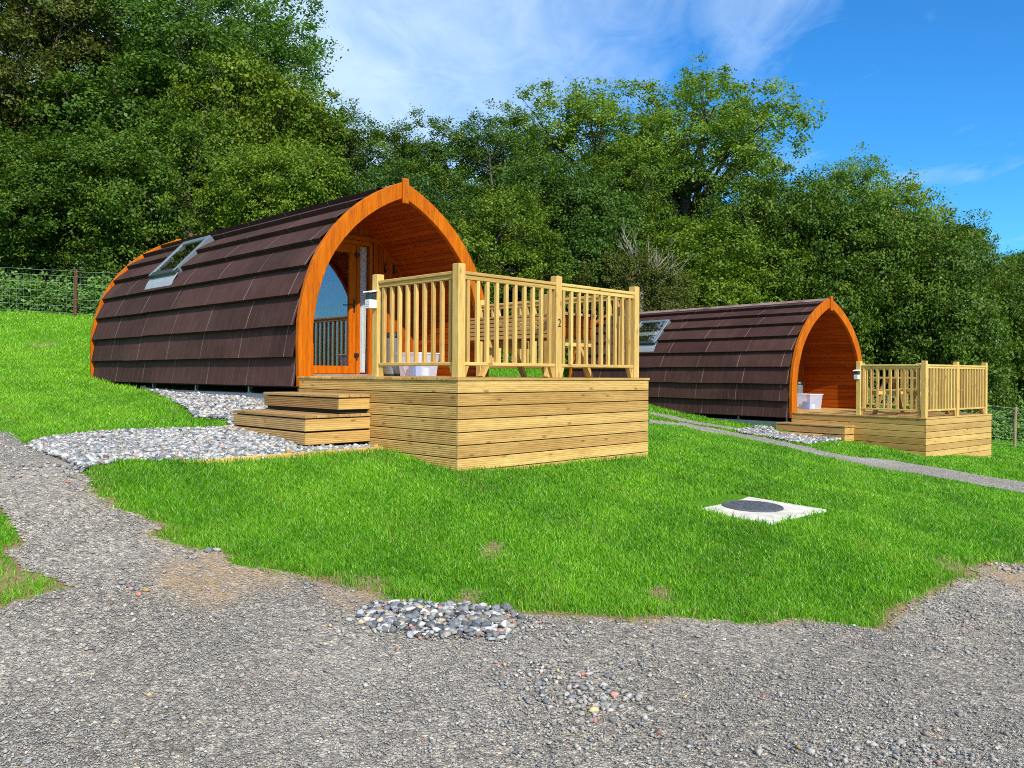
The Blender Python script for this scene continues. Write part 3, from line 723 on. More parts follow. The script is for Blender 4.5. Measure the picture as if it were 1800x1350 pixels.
    for u in (2.337, 2.51):
        hk = MB(); z = 1.63; hk.box(u-.012, u+.012, VW-.010, VW-.001, z-.07, z+.05)
        hk.tube([(u, VW-.01, z+.045), (u, VW-.05, z+.06), (u, VW-.06, z+.045)], .006, 6); hk.tube([(u, VW-.01, z-.02), (u, VW-.035, z-.06), (u, VW-.065, z-.045), (u, VW-.07, z-.01)], .006, 6); hk.build('coat_hook', 'black_metal', T)
    # roof window on the left slope
    s0, s1, va, vb = 1.74, 2.58, 6.90, 7.90
    p0 = Vector(prof(s0, -.052)); p1 = Vector(prof(s1, -.040)); d = (p1-p0); L = d.length; d.normalize(); nrm = Vector((-d.y, d.x)); nrm = nrm if nrm.x > 0 else -nrm
    def q(t, v, k): p = p0+d*t+nrm*k; return (UC-p.x, v, p.y)
    def slab(m, t0, t1, v0, v1, k0, k1):
        vs = [q(t, v, k) for k in (k0, k1) for v in (v0, v1) for t in (t0, t1)]
        m.add(vs, [(0, 2, 3, 1), (4, 5, 7, 6), (0, 1, 5, 4), (2, 6, 7, 3), (0, 4, 6, 2), (1, 3, 7, 5)], .5)
    sf = MB()
    slab(sf, 0, L, va, va+.07, -.13, .045); slab(sf, 0, L, vb-.07, vb, -.13, .045); slab(sf, L-.08, L, va+.07, vb-.07, -.13, .045)
    sk = sf.build('roof_window', 'alu_grey', T, bevel=.006)
    sb = MB(); slab(sb, -.02, .075, va+.0, vb-.0, -.10, .04); sb.build('bottom_rail', 'dark_frame', sk, bevel=.006)
    sg = MB(); slab(sg, .07, L-.08, va+.07, vb-.07, .025, .032); sg.build('pane', 'roof_glass', sk)
    si = MB(); slab(si, .075, L-.08, va+.072, va+.11, -.06, .022); slab(si, .075, L-.08, vb-.11, vb-.072, -.06, .022); si.build('inner_frame', 'white_plastic', sk)
    if lk == 2:
        bl = MB(); slab(bl, .10, L-.2, va+.11, vb-.11, -.02, -.01); bl.build('blind', 'curtain_white', sk)
    fm = MB(); f0 = prof(1.50, -.030); f1 = prof(1.62, -.034); f2 = prof(1.75, -.034)
    for (A, B) in ((f0, f1), (f1, f2)):
        fm.add([(UC-h, v, z) for v in (va-.02, vb+.02) for h, z in (A, B)]+[(UC-h+.006, v, z-.006) for v in (va-.02, vb+.02) for h, z in (A, B)], [(0, 1, 3, 2), (4, 6, 7, 5), (0, 2, 6, 4), (1, 5, 7, 3), (0, 4, 5, 1), (2, 3, 7, 6)], .5)
    fm.build('flashing', 'lead', sk)
    # base: concrete pad, steel feet
    ft = MB(); ft.box(.04, 3.03, V0+.05, V1-.05, -.14, -.125); ft.build('floor_frame', 'dark_gap', T)
    for v in (3.0, 4.25, 5.85, 7.4):
        for u, sgn in ((.10, 1), (2.97, -1)):
            b = MB()
            b.prism([(u, -.126), (u+.07*sgn, -.126), (u+.03*sgn, -.215), (u, -.215)], 'y', v, v+.012); b.box(min(u, u+.05*sgn), max(u, u+.05*sgn), v-.06, v+.06, -.225, -.213); b.tube([(u+.01*sgn, v+.03, -.215), (u+.01*sgn, v+.03, -.126)], .012, 8)
            b.build('steel_foot', 'galv', T)
    cb = MB(); cb.box(.03, 3.05, V0+.06, V1-.1, -.62, -.226); cb.build('concrete_base', 'concrete', T, bevel=.01)
    return T
POD1 = make_pod(S1, 'nearer brown tiled arched pod behind the deck post numbered 2', 1)
POD2 = make_pod(S2, 'farther brown tiled arched pod on the right beyond the lawn', 2)

# curtains inside
def pleats(name, label, site, u0, u1, z0, z1, v, amp, n, mat, rod=False):
    T = thing(name, label, 'curtain', site, ((u0+u1)/2, v, z0))
    m = MB(); K = n*8; A = []
    for i in range(K+1):
        t = i/K; u = u0+(u1-u0)*t; y = v+amp*math.sin(t*n*2*math.pi)*(1+.3*math.sin(t*9)); A.append((u, y))
    vs = [(u+(.02*math.sin(i*.35) if k == 0 else 0), y, z) for k, z in enumerate((z0, (z0+z1)/2, z1)) for i, (u, y) in enumerate(A)]; n1 = K+1
    m.add(vs, [(r*n1+i, r*n1+i+1, (r+1)*n1+i+1, (r+1)*n1+i) for r in range(2) for i in range(K)], .5); m.build('cloth', mat, T, smooth=True)
    if rod:
        r = MB(); r.tube([(u0-.02, v-.005, z1+.012), (u1+.02, v-.005, z1+.012)], .012, 10); r.build('rod', 'oak_x', T)
pleats('curtain', 'white curtain in the narrow side window of the nearer pod', S1, 1.885, 2.03, .05, 1.92, VW+.035, .012, 4, 'curtain_white')

# ------------------------------------------------------------------ decks
def groove_prof(y, z0, z1, ridges, depth, thick, sgn):
    depth *= .33     # board face at y looking towards sgn
    P = [(y-sgn*thick, z0), (y-sgn*thick, z1), (y-sgn*.004, z1), (y, z1-.005)]
    if ridges:
        p = (z1-z0-.016)/ridges
        for i in range(ridges):
            zt = z1-.008-i*p
            P += [(y, zt-p*.15), (y, zt-p*.55), (y-sgn*depth, zt-p*.65), (y-sgn*depth, zt-p*.9)]
    P += [(y, z0+.005), (y-sgn*.004, z0)]
    return P
DW, DL = 3.055, 2.84
def make_deck(site, label, ridged, zbot, mid_u, left_posts, right_posts, number):
    T = thing('wooden_deck', label, 'deck', site, (DW/2, DL/2, zbot), 'raised wooden decks in front of the pods')
    m = MB(); v = .0; bw = .143                                # deck boards run side to side; ends show on the left
    while v < DL+1.5-.02:
        e = min(v+bw-.005, DL+1.46)
        a, b = (-.012, DW+.012) if v < DL-.12 else (.12, DW-.12)
        if v < DL-.1 or True: m.box(a, b, v-.012 if v == 0 else v, e, -.028, 0)
        v += bw
    m.build('deck_boards', 'pine_x', T, bevel=.003)
    pz = .1235; rid = 5 if ridged else 0
    zs = []; z = -.030
    while z > zbot: zs.append((max(z-pz+.009, zbot), z)); z -= pz
    sk = [('front_skirt', 'pine_x', 'f'), ('side_skirt', 'pine_y', 'l'), ('side_skirt', 'pine_y', 'r')]
    for nm, mt, w in sk:
        m = MB()
        for (z0, z1) in zs:
            if z1-z0 < .03: continue
            if w == 'f': m.prism(groove_prof(0, z0, z1, rid, .0065, .025, -1), 'x', .0, DW)
            elif w == 'l': m.prism([(p, q_) for p, q_ in groove_prof(0, z0, z1, rid, .0065, .025, -1)], 'y', .027, DL)
            else: m.prism([(DW-p, q_) for p, q_ in groove_prof(0, z0, z1, rid, .0065, .025, -1)], 'y', .027, DL)
        m.build(nm, mt, T)
    m = MB(); m.box(.03, DW-.03, .03, DL, zbot, -.03); m.build('frame', 'dark_gap', T)
    PW = .09
    def post(u, v, h=1.085, z0=0.0):
        m = MB(); m.box(u, u+PW, v, v+PW, z0, h, random.uniform(.4, 1)); return m.build('post', 'palepine_z', T, bevel=.004)
    def rail(p0, p1, axis):                                 # a railing panel with its balusters as sub-parts
        m = MB(); s0 = .0
        TP_ = [(-.022, .940), (.022, .940), (.022, .983), (.035, .987), (.035, 1.012), (.028, 1.018), (-.028, 1.018), (-.035, 1.012), (-.035, .987), (-.022, .983)]
        b_ = MB()
        if axis == 'x':
            y = p0[1]; a, b = p0[0], p1[0]; m.prism([(y+q_, z) for q_, z in TP_], 'x', a, b); b_.box(a, b, y-.030, y+.030, .115, .150)
        else:
            x = p0[0]; a, b = p0[1], p1[1]; m.prism([(x+q_, z) for q_, z in TP_], 'y', a, b); b_.box(x-.030, x+.030, a, b, .115, .150)
        r = m.build('railing', 'palepine_'+axis, T, bevel=.003); b_.build('bottom_rail', 'palepine_'+axis, r, bevel=.006)
        n = max(4, int(round((b-a)/.134))); 
        for i in range(n):
            t = a+(b-a)*(i+.5)/n+random.uniform(-.003, .003); k = MB(); w = .019
            if axis == 'x': k.box(t-w, t+w, y-w, y+w, .148, .942)
            else: k.box(x-w, x+w, t-w, t+w, .148, .942)
            k.build('baluster', 'palepine_z', r, bevel=.003)
        # small brackets under the ends of the bottom rail
        for e, sg in ((a, 1), (b, -1)):
            k = MB()
            if axis == 'x': k.prism([(e, .002), (e+sg*.03, .002), (e+sg*.07, .114), (e, .114)], 'y', y-.02, y+.02)
            else:
                k.add([(x+dx, e+sg*dy, z) for dx in (-.02, .02) for dy, z in ((0, .002), (.03, .002), (.07, .114), (0, .114))], [(0, 1, 2, 3), (4, 7, 6, 5), (0, 4, 5, 1), (1, 5, 6, 2), (2, 6, 7, 3), (3, 7, 4, 0)])
            k.build('rail_foot', 'palepine_z', r)
    f = .018; uR = 2.80
    post(f, f); pm = post(mid_u, f); post(uR, f)
    rail((f+PW, f+PW/2), (mid_u, 0), 'x'); rail((mid_u+PW, f+PW/2), (uR, 0), 'x')
    prev = f+PW
    for v in left_posts: post(f, v); rail((f+PW/2, prev), (0, v), 'y'); prev = v+PW
    prev = f+PW
    for v in right_posts: post(uR, v); rail((uR+PW/2, prev), (0, v), 'y'); prev = v+PW
    if number:
        cu = bpy.data.curves.new('num', 'FONT'); cu.body = '2'; cu.size = .125; cu.extrude = .003; cu.align_x = 'CENTER'; cu.resolution_u = 3
        tmp = bpy.data.objects.new('tmp', cu); COL.objects.link(tmp)
        dg = bpy.context.evaluated_depsgraph_get(); me = bpy.data.meshes.new_from_object(tmp.evaluated_get(dg)); bpy.data.objects.remove(tmp)
        b0 = Vector(T['_b'])
        for vt in me.vertices:
            x, y, z = vt.co; vt.co = Vector((mid_u+PW/2+x*.85, f-.003-z*.5, .545+y))-b0
        me.materials.clear()
        addobj('house_number', me, 'engraving_black' if 'engraving_black' in MATS else 'black_metal', pm)
    return T
make_deck(S1, 'ridged timber deck whose front post carries the number 2', True, -1.22, 1.407, [1.31], [1.39, 2.70], True)
make_deck(S2, 'smooth boarded timber deck of the farther pod on the right', False, -1.15, 1.407, [1.31], [1.39, 2.70], False)

def step_block(T, u0, u1, v0, v1, ztop, rows, ridged=True):
    m = MB(); n = max(2, int(round((u1-u0)/.14))); bw = (u1-u0)/n
    for i in range(n): m.box(u0+i*bw+.003, u0+(i+1)*bw-.003, v0-.012, v1+.006, ztop-.030, ztop)
    m.build('tread', 'oak_y', T, bevel=.003)
    rid = 5 if ridged else 0
    m = MB(); z = ztop-.042
    for k, h in enumerate(rows):
        P = groove_prof(u0+.012, z-h, z, rid, .0065, .025, -1)
        m.prism(P, 'y', v0+.03, v1)
        z -= h+.018
    m.build('riser', 'oak_y', T)
    m = MB(); z = ztop-.042
    for k, h in enumerate(rows):
        m.prism(groove_prof(v0+.004, z-h, z, rid, .0065, .025, -1), 'x', u0+.014, u1-.001); z -= h+.018
    m.build('side_board', 'pine_x', T)
    m = MB(); m.box(u0+.045, u1-.002, v0+.045, v1-.02, z-.02, ztop-.034); m.build('carcass', 'dark_gap', T)
T = thing('wooden_steps', 'two tier ridged timber steps with pebbles at their foot beside the nearer deck', 'steps', S1, (-.4, 2.15, -.7), 'timber steps up to the decks')
step_block(T, -.788, -.0, 1.40, 2.92, -.385, [.118, .118])
m = None
step_block(T, -.395, -.001, 1.405, 2.955, -.185, [.112])
T = thing('wooden_steps', 'smooth low timber steps beside the farther deck', 'steps', S2, (-.35, 2.15, -.6), 'timber steps up to the decks')
step_block(T, -.38, -.0, 1.42, 2.98, -.215, [.13, .12, .11], False)
step_block(T, -.74, -.381, 1.9, 3.0, -.40, [.05], False)
T = thing('edging_board', 'low timber edging board between pebbles and lawn below the steps', 'edging', S1, (-1.1, 1.2, -.75))
m = MB(); m.box(-2.25, -.001, 1.16, 1.185, -.95, -.722); m.build('board', 'pine_x', T, bevel=.004)
m = MB()
for u in (-2.1, -1.1, -.1): m.box(u, u+.05, 1.187, 1.23, -.95, -.70)
m.build('peg', 'pine_z', T)

# ------------------------------------------------------------------ lamps on the end posts
def post_lamp(site, label):
    T = thing('outdoor_lamp', label, 'lamp', site, (-.03, 1.355, .72), 'white lamps on the railing posts')
    u0, u1, v0, v1 = -.075, .016, 1.312, 1.398
    m = MB(); m.prism([(u0-.012, .885), (u1, .905), (u1, .915), (u0-.012, .897)], 'y', v0-.012, v1+.012); m.build('cap', 'white_plastic', T, bevel=.002)
    m = MB(); m.box(u0+.01, u1, v0+.008, v1-.008, .812, .886); m.build('lens', 'dark_frame', T, bevel=.004)
    m = MB(); m.box(u0, u1, v0, v1, .722, .812); b = m.build('lamp_body', 'white_plastic', T, bevel=.004)
    m = MB(); rr = random.Random(2)
    for r_ in range(4):
        x = v0+.008
        while x < v1-.016:
            w = rr.uniform(.004, .012); z = .738+r_*.018
            m.add([(u0-.0015, x, z), (u0-.0015, x+w, z), (u0-.0015, x+w, z+.008), (u0-.0015, x, z+.008)], [(0, 1, 2, 3)], .5); x += w+rr.uniform(.003, .008)
    m.build('printed_label', 'label_print', b)
post_lamp(S1, 'small white lamp on the left end post of the nearer deck railing')
post_lamp(S2, 'small white lamp on the left end post of the farther deck railing')

# ------------------------------------------------------------------ things in the porches
def bin_(site, u, v, label):
    T = thing('pedal_bin', label, 'bin', site, (u, v, 0), 'grey bins in the porches')
    m = MB(); m.lathe(u, v, [(.128, .03), (.13, .045), (.13, .56), (.126, .57)]); m.build('bin_body', 'bin_grey', T, smooth=False)
    m = MB(); m.lathe(u, v, [(.134, .0), (.137, .01), (.137, .03), (.125, .034)]); m.build('base_ring', 'black_plastic', T)
    m = MB(); m.lathe(u, v, [(.133, .566), (.135, .60), (.12, .635), (.06, .655), (.0, .66)]); m.box(u-.02, u+.02, v-.16, v-.12, .58, .62); m.build('lid', 'black_plastic', T)
bin_(S1, 2.33, 4.13, 'grey bin with black lid by the end wall of the nearer porch')
bin_(S2, 2.08, 3.98, 'grey bin just inside the left edge of the farther porch arch')
def storage_box(site, u0, u1, v0, v1, label, h=.36):
    T = thing('storage_box', label, 'box', site, ((u0+u1)/2, (v0+v1)/2, 0), 'clear plastic boxes in the porches')
    m = MB(); t = .03
    B = [(u0+t, v0+t), (u1-t, v0+t), (u1-t, v1-t), (u0+t, v1-t)]; Tt = [(u0, v0), (u1, v0), (u1, v1), (u0, v1)]
    m.add([(x, y, .003) for x, y in B]+[(x, y, h) for x, y in Tt], [(3, 2, 1, 0)]+[(i, (i+1) % 4, 4+(i+1) % 4, 4+i) for i in range(4)], .5); m.build('tub', 'clear_plastic', T)
    m = MB()
    for a in ((u0-.012, u1+.012, v0-.012, v0), (u0-.012, u1+.012, v1, v1+.012), (u0-.012, u0, v0, v1), (u1, u1+.012, v0, v1)): m.box(*a, h-.018, h)
    m.build('rim', 'white_plastic', T, bevel=.003)
    m = MB(); m.lathe((u0+u1)/2-.05, (v0+v1)/2+.02, [(.085, .008), (.09, .02), (.09, .17), (.085, .18)], 20); m.build('blue_tub', 'blue_plastic', T)
    m = MB(); m.lathe((u0+u1)/2+.08, (v0+v1)/2-.05, [(.06, .008), (.065, .02), (.065, .12), (.06, .125)], 16); m.build('white_tub', 'white_plastic', T)
storage_box(S1, 2.18, 2.62, 3.38, 3.80, 'clear lilac plastic storage box behind the left railing of the nearer deck', .34)
storage_box(S2, 1.50, 2.05, 3.30, 3.72, 'clear plastic storage box with a blue tub in the farther porch', .36)

# ------------------------------------------------------------------ picnic tables
def table_slatted():
    T = thing('picnic_table', 'timber table with slatted side and slanted legs behind the numbered post', 'table', S1, (2.1, 1.0, 0))
    m = MB()
    for i in range(5):
        z = .455+i*.050; m.box(1.80, 1.83, .30, 1.92, z, z+.040)
    m.build('slatted_side', 'oak_y', T, bevel=.003)
    m = MB()
    for i in range(5): m.box(1.80+i*.12, 1.80+i*.12+.11, .26, 1.96, .705, .735)
    m.build('tabletop', 'oak_y', T, bevel=.003)
    m = MB(); m.box(1.835, 2.39, .30, .33, .455, .57); m.box(1.835, 2.39, .30, .33, .578, .70); m.build('end_board', 'cedar_x', T, bevel=.003)  # shade on both end boards is put into the colour: a darker reddish wood
    m = MB(); m.box(1.835, 2.39, 1.88, 1.91, .455, .70); m.build('end_board', 'cedar_x', T, bevel=.003)
    m = MB()
    for i in range(5):
        z = .455+i*.050; m.box(2.395, 2.425, .30, 1.92, z, z+.040)
    m.build('slatted_side', 'oak_y', T, bevel=.003)
    for v in (.37, 1.45): m = MB(); m.box(1.74, 2.48, v, v+.04, .36, .45); m.build('cross_bearer', 'palepine_x', T, bevel=.003)
    for v in (.42, 1.50):
        for s in (-1, 1):
            m = MB(); m.beam((2.1-s*.02, v+(.0 if s > 0 else .045), .62), (2.1+s*.36, v+(.0 if s > 0 else .045), .0), .04, .085, (0, 1, 0)); m.build('leg', 'palepine_z', T, bevel=.003)
table_slatted()
def table_plain():
    T = thing('picnic_table', 'plain timber picnic table with bench seats on the farther deck', 'table', S2, (1.4, 1.4, 0))
    m = MB()
    for i in range(5): m.box(1.08+i*.13, 1.08+i*.13+.122, .25, 1.68, .735, .772)
    m.build('tabletop', 'palepine_y', T, bevel=.003)
    for a in (.52, 2.06):
        m = MB()
        for i in range(2): m.box(a+i*.11, a+i*.11+.104, .25, 1.58, .485, .52)
        m.build('seat', 'palepine_y', T, bevel=.003)
    for v in (.50, 1.35):
        m = MB(); m.box(.5, 2.3, v, v+.04, .40, .484); m.build('cross_bearer', 'palepine_x', T, bevel=.003)
        m = MB(); m.box(1.1, 1.7, v, v+.04, .65, .734); m.build('top_bearer', 'palepine_x', T, bevel=.003)
    for v in (.46, 1.395):
        for s in (-1, 1):
            m = MB(); m.beam((1.4+s*.16, v, .73), (1.4+s*.62, v, .0), .04, .085, (0, 1, 0)); m.build('leg', 'oak_z', T, bevel=.003)
table_plain()

# ------------------------------------------------------------------ manhole cover
z = terr1(MH.x, MH.y)+.012
SM = Site(MH.x, MH.y, z, math.cos(MHR), math.sin(MHR))
T = thing('manhole_cover', 'white square slab with round dark cover set in the lawn', 'manhole cover', SM, (0, 0, 0))
_n = Vector((-(terr1(MH.x+.4, MH.y)-terr1(MH.x-.4, MH.y))/.8, -(terr1(MH.x, MH.y+.4)-terr1(MH.x, MH.y-.4))/.8, 1)).normalized()
T.rotation_euler = (Vector((0, 0, 1)).rotation_difference((_n+Vector((0, 0, 1))).normalized()).to_matrix() @ T.rotation_euler.to_matrix()).to_euler()
m = MB(); m.box(-.49, .49, -.49, .49, -.2, 0, .5); m.build('slab', 'cover_white', T, bevel=.015)
m = MB(); m.lathe(.015, .0, [(.275, .001), (.275, .010), (.262, .014), (.255, .010)], 48); 
for k in range(120):
    a = random.uniform(0, 6.28); r_ = .24*math.sqrt(random.random()); x, y = -.0+.015+r_*math.cos(a), r_*math.sin(a); m.box(x-.008, x+.008, y-.008, y+.008, .010, .016)
m.build('round_lid', 'cover_iron', T)

# ------------------------------------------------------------------ fences
class WSite:
    rot = 0
    def w(s, u, v, z=0): return Vector((u, v, z))
WS = WSite()
def fence(label, pts, post_at, postmat, H, posth, mesh_r, gap):
    x0, y0 = pts[0]; T = thing('wire_fence', label, 'fence', WS, (x0, y0, terr1(x0, y0)), 'stock fences along the wood')
    P = [Vector((x, y)) for x, y in pts]; L = [0]
    for a, b in zip(P, P[1:]): L.append(L[-1]+(b-a).length)
    def at(s):
        for i in range(len(P)-1):
            if s <= L[i+1] or i == len(P)-2:
                p = P[i]+(P[i+1]-P[i])*((s-L[i])/(L[i+1]-L[i])); return p.x, p.y, terr1(p.x, p.y)
    m = MB(); S = np.arange(0, L[-1], .6); A = [at(s) for s in S]
    for h in (.08, .25, .43, .62, .82, H): m.tube([(x, y, z+h) for x, y, z in A], mesh_r*1.15, 4, .5, False)
    m.tube([(x, y, z+H+.13) for x, y, z in A], mesh_r*1.1, 4, .5, False)
    s = 0
    while s < L[-1]:
        x, y, z = at(s); m.tube([(x, y, z+.05), (x, y, z+H)], mesh_r, 3, .5, False); s += gap
    m.build('wire_mesh', 'wire', T)
    for s in post_at(L[-1]):
        x, y, z = at(s); k = MB(); k.tube([(x, y+.03, z-.2), (x+.01, y+.03, z+posth*.5), (x+.03, y+.03, z+posth), (x+.03, y+.03, z+posth+.012)], [.045, .043, .042, .025], 9); k.build('post', postmat, T)
pl = []
fence('stock fence of pale wire and brown posts left of the nearer pod', [(-16, 21.2), (-12.86, 20.6), (-10.3, 20.35), (-7.5, 20.2), (-4, 20.0)], lambda L: [2.3, 5.15, 7.95, 10.7], 'post_brown', 1.0, 1.18, .0032, .19)
fence('stock fence with pale round posts on the right edge of the photo', [(10.9, 24.0), (14.3, 23.6), (15.0, 23.3), (17.5, 21.5)], lambda L: [.1, 3.6, 6.6], 'post_pale', 1.0, 1.16, .0026, .22)

# ------------------------------------------------------------------ trees
def leaves_mesh(name, C, N, L, W, tone):                   # centre, normal, length, width per leaf
    n = len(C); N = N/np.linalg.norm(N, axis=1, keepdims=True)
    r = rng.normal(size=(n, 3)); T1 = np.cross(N, r); T1 /= np.linalg.norm(T1, axis=1, keepdims=True)+1e-9; T2 = np.cross(N, T1)
    V = np.empty((n, 4, 3), np.float32); l = L[:, None]; w = W[:, None]
    V[:, 0] = C-T1*l*.5; V[:, 1] = C+T2*w*.5+N*l*.10; V[:, 2] = C+T1*l*.5-N*l*.08; V[:, 3] = C-T2*w*.5+N*l*.10
    F = np.arange(n*4, dtype=np.int32).reshape(n, 4)
    return npmesh(name, V.reshape(-1, 3), F, np.repeat(tone, 4, 0))
def unit(n):
    v = rng.normal(size=(n, 3)); return v/np.linalg.norm(v, axis=1, keepdims=True)
def make_tree(rx, rz, zc, nl, lr, nclump, nleaf, ll, sig, trunk_r, seed, skirt=0.0, gap=0.0, top=.25, up=.5):
    """crown of lobes > twig tufts > leaves; returns trunk mesh, crown mesh and the lobe centres"""
    global rng
    keep = rng; rng = np.random.default_rng(seed)
    d = unit(nl*3); d = d[d[:, 2] > -.75][:nl]; rad = rng.uniform(.35, .92, len(d))**.6
    LC = d*rad[:, None]*np.array([rx-lr*.6, rx-lr*.6, rz-lr*.6])+np.array([0, 0, zc])
    if skirt:
        k = int(nl*.5); a = rng.uniform(0, 6.28, k); e = np.c_[np.cos(a)*rx*.62, np.sin(a)*rx*.62, rng.uniform(lr*.5, zc, k)]; LC = np.r_[LC, e]
    LR = lr*rng.uniform(.65, 1.25, len(LC))
    nc = nclump; cd = unit(len(LC)*nc); cd[:, 2] += .25; cd /= np.linalg.norm(cd, axis=1, keepdims=True)
    li = np.repeat(np.arange(len(LC)), nc)
    CC = LC[li]+cd*(LR[li]*rng.uniform(.80, 1.06, len(li)))[:, None]
    # drop the tufts buried deep in the crown
    q = (CC-np.array([0, 0, zc]))/np.array([rx, rx, rz]); k = (np.linalg.norm(q, axis=1) > .42) & (CC[:, 2] > .1); CC = CC[k]; cd = cd[k]; li = li[k]
    if gap: k = rng.random(len(CC)) > gap; CC = CC[k]; cd = cd[k]; li = li[k]
    # shoots that stand out of the outline
    ns = int(len(CC)*.06); j = rng.integers(0, len(CC), ns); CC = np.r_[CC, CC[j]+(cd[j]+np.array([0, 0, .5]))*rng.uniform(.12, .34, (ns, 1))]; cd = np.r_[cd, cd[j]]; li = np.r_[li, li[j]]
    n = len(CC)*nleaf; ci = np.repeat(np.arange(len(CC)), nleaf)
    cs = rng.uniform(.6, 1.3, len(CC))
    P = CC[ci]+rng.normal(0, 1, (n, 3))*np.array([1, 1, .62])*(sig*cs[ci])[:, None]
    N = cd[ci]*.55+rng.normal(0, .55, (n, 3))+np.array([0, 0, up])
    ct = rng.uniform(0, 1, len(CC)); lt = rng.uniform(0, 1, len(LC)); g = rng.random(len(CC))
    t = np.clip(.40*ct[ci]+.25*lt[li[ci]]+.35*rng.random(n), 0, 1)
    T = np.c_[t, np.clip(.6*g[ci]+.4*rng.random(n)+.05*lt[li[ci]], 0, 1), rng.random(n)]
    L = ll*rng.uniform(.6, 1.3, n); me = leaves_mesh('crown', P, N, L, L*rng.uniform(.5, .75, n), T)
    m = MB(); rr = random.Random(seed)
    th = zc-rz*.35
    tp = [Vector((0, 0, -.3)), Vector((rr.uniform(-.1, .1), rr.uniform(-.1, .1), th*.5)), Vector((rr.uniform(-.25, .25), rr.uniform(-.25, .25), th)), Vector((rr.uniform(-.4, .4), rr.uniform(-.4, .4), zc+rz*.45))]
    m.tube(tp, [trunk_r*1.25, trunk_r, trunk_r*.75, trunk_r*.2], 9, .5)
    for i, c in enumerate(LC):
        st = tp[1].lerp(tp[3], min(.85, max(0.02, rr.uniform(.1, .6)))) if c[2] > th*.6 else tp[0].lerp(tp[1], .8)
        c = Vector(c); mid = st.lerp(c, .5)+Vector((rr.uniform(-.2, .2), rr.uniform(-.2, .2), rr.uniform(0, .35)))
        m.tube([st, mid, c], [trunk_r*.42, trunk_r*.26, trunk_r*.10], 5, .5, False)
        for q_ in range(5):
            e = c+Vector(unit(1)[0])*LR[i]*rr.uniform(.8, 1.15); b0 = mid.lerp(c, rr.uniform(.2, 1)); m.tube([b0, b0.lerp(e, .5)+Vector((rr.uniform(-.1, .1),)*3), e], [trunk_r*.10, trunk_r*.06, .006], 4, .5, False)
    tm = bpy.data.meshes.new('trunk'); tm.from_pydata(m.v, [], m.f); tm.update(); tm.polygons.foreach_set('use_smooth', np.ones(len(tm.polygons), bool)); set_tone(tm, np.array(m.t, float))
    rng = keep
    return tm, me
PROTO = {
 'haw': [make_tree(2.5, 2.3, 2.5, 24, .86, 52, 62, .074, .125, .13, s, skirt=1, up=.45, gap=.05) for s in (1, 2, 3)],
 'oak': [make_tree(2.7, 3.3, 4.0, 28, .98, 56, 62, .078, .13, .20, s, skirt=1, up=.5, gap=.06) for s in (4, 5)],
 'ash': [make_tree(3.1, 3.3, 6.0, 32, .90, 34, 62, .086, .135, .20, s, gap=.14, up=.6) for s in (6, 7)],
}
MATTONE = {'h': 'leaf_hawthorn', 'd': 'leaf_dark', 'a': 'leaf_ash', 'l': 'leaf_lime', 'r': 'leaf_rust'}
for kind in PROTO.values():
    for tm, me in kind:
        tm.materials.append(MATS['bark']); me.materials.append(MATS['leaf_dark'])
TOPZ = {}
for kd, lst in PROTO.items():
    for i, (tm, me) in enumerate(lst):
        co = np.empty(len(me.vertices)*3, np.float32); me.vertices.foreach_get('co', co); co = co.reshape(-1, 3); TOPZ[kd, i] = (float(np.percentile(co[:, 2], 99.6)), float(np.percentile(np.abs(co[:, 0]), 98)))
def tree(kd, var, px, Y, top, wpx, tone, label, name='tree', sink=0.0, rot=None):
    """px: photo column of the trunk, Y: distance, top: photo row of the crown's top, wpx: crown width in photo px"""
    kx, kz = ray(px, top); X = kx*Y; zb = terr1(X, Y)-sink; H = kz*Y-zb
    tz, hw = TOPZ[kd, var]; sz = H/tz; sx = wpx/FPX*Y/(2*hw)
    e = bpy.data.objects.new(name, None); COL.objects.link(e); e.location = (X, Y, zb); e.rotation_euler = (0, 0, random.uniform(0, 6.28) if rot is None else rot); e.scale = (sx, sx, sz)
    e['label'] = label; e['category'] = 'tree'; e['group'] = 'trees of the wood behind the pods'
    tm, me = PROTO[kd][var]
    addobj('trunk', tm, None, e); c = addobj('crown', me, None, e)
    c.material_slots[0].link = 'OBJECT'; c.material_slots[0].material = MATS[MATTONE[tone]]
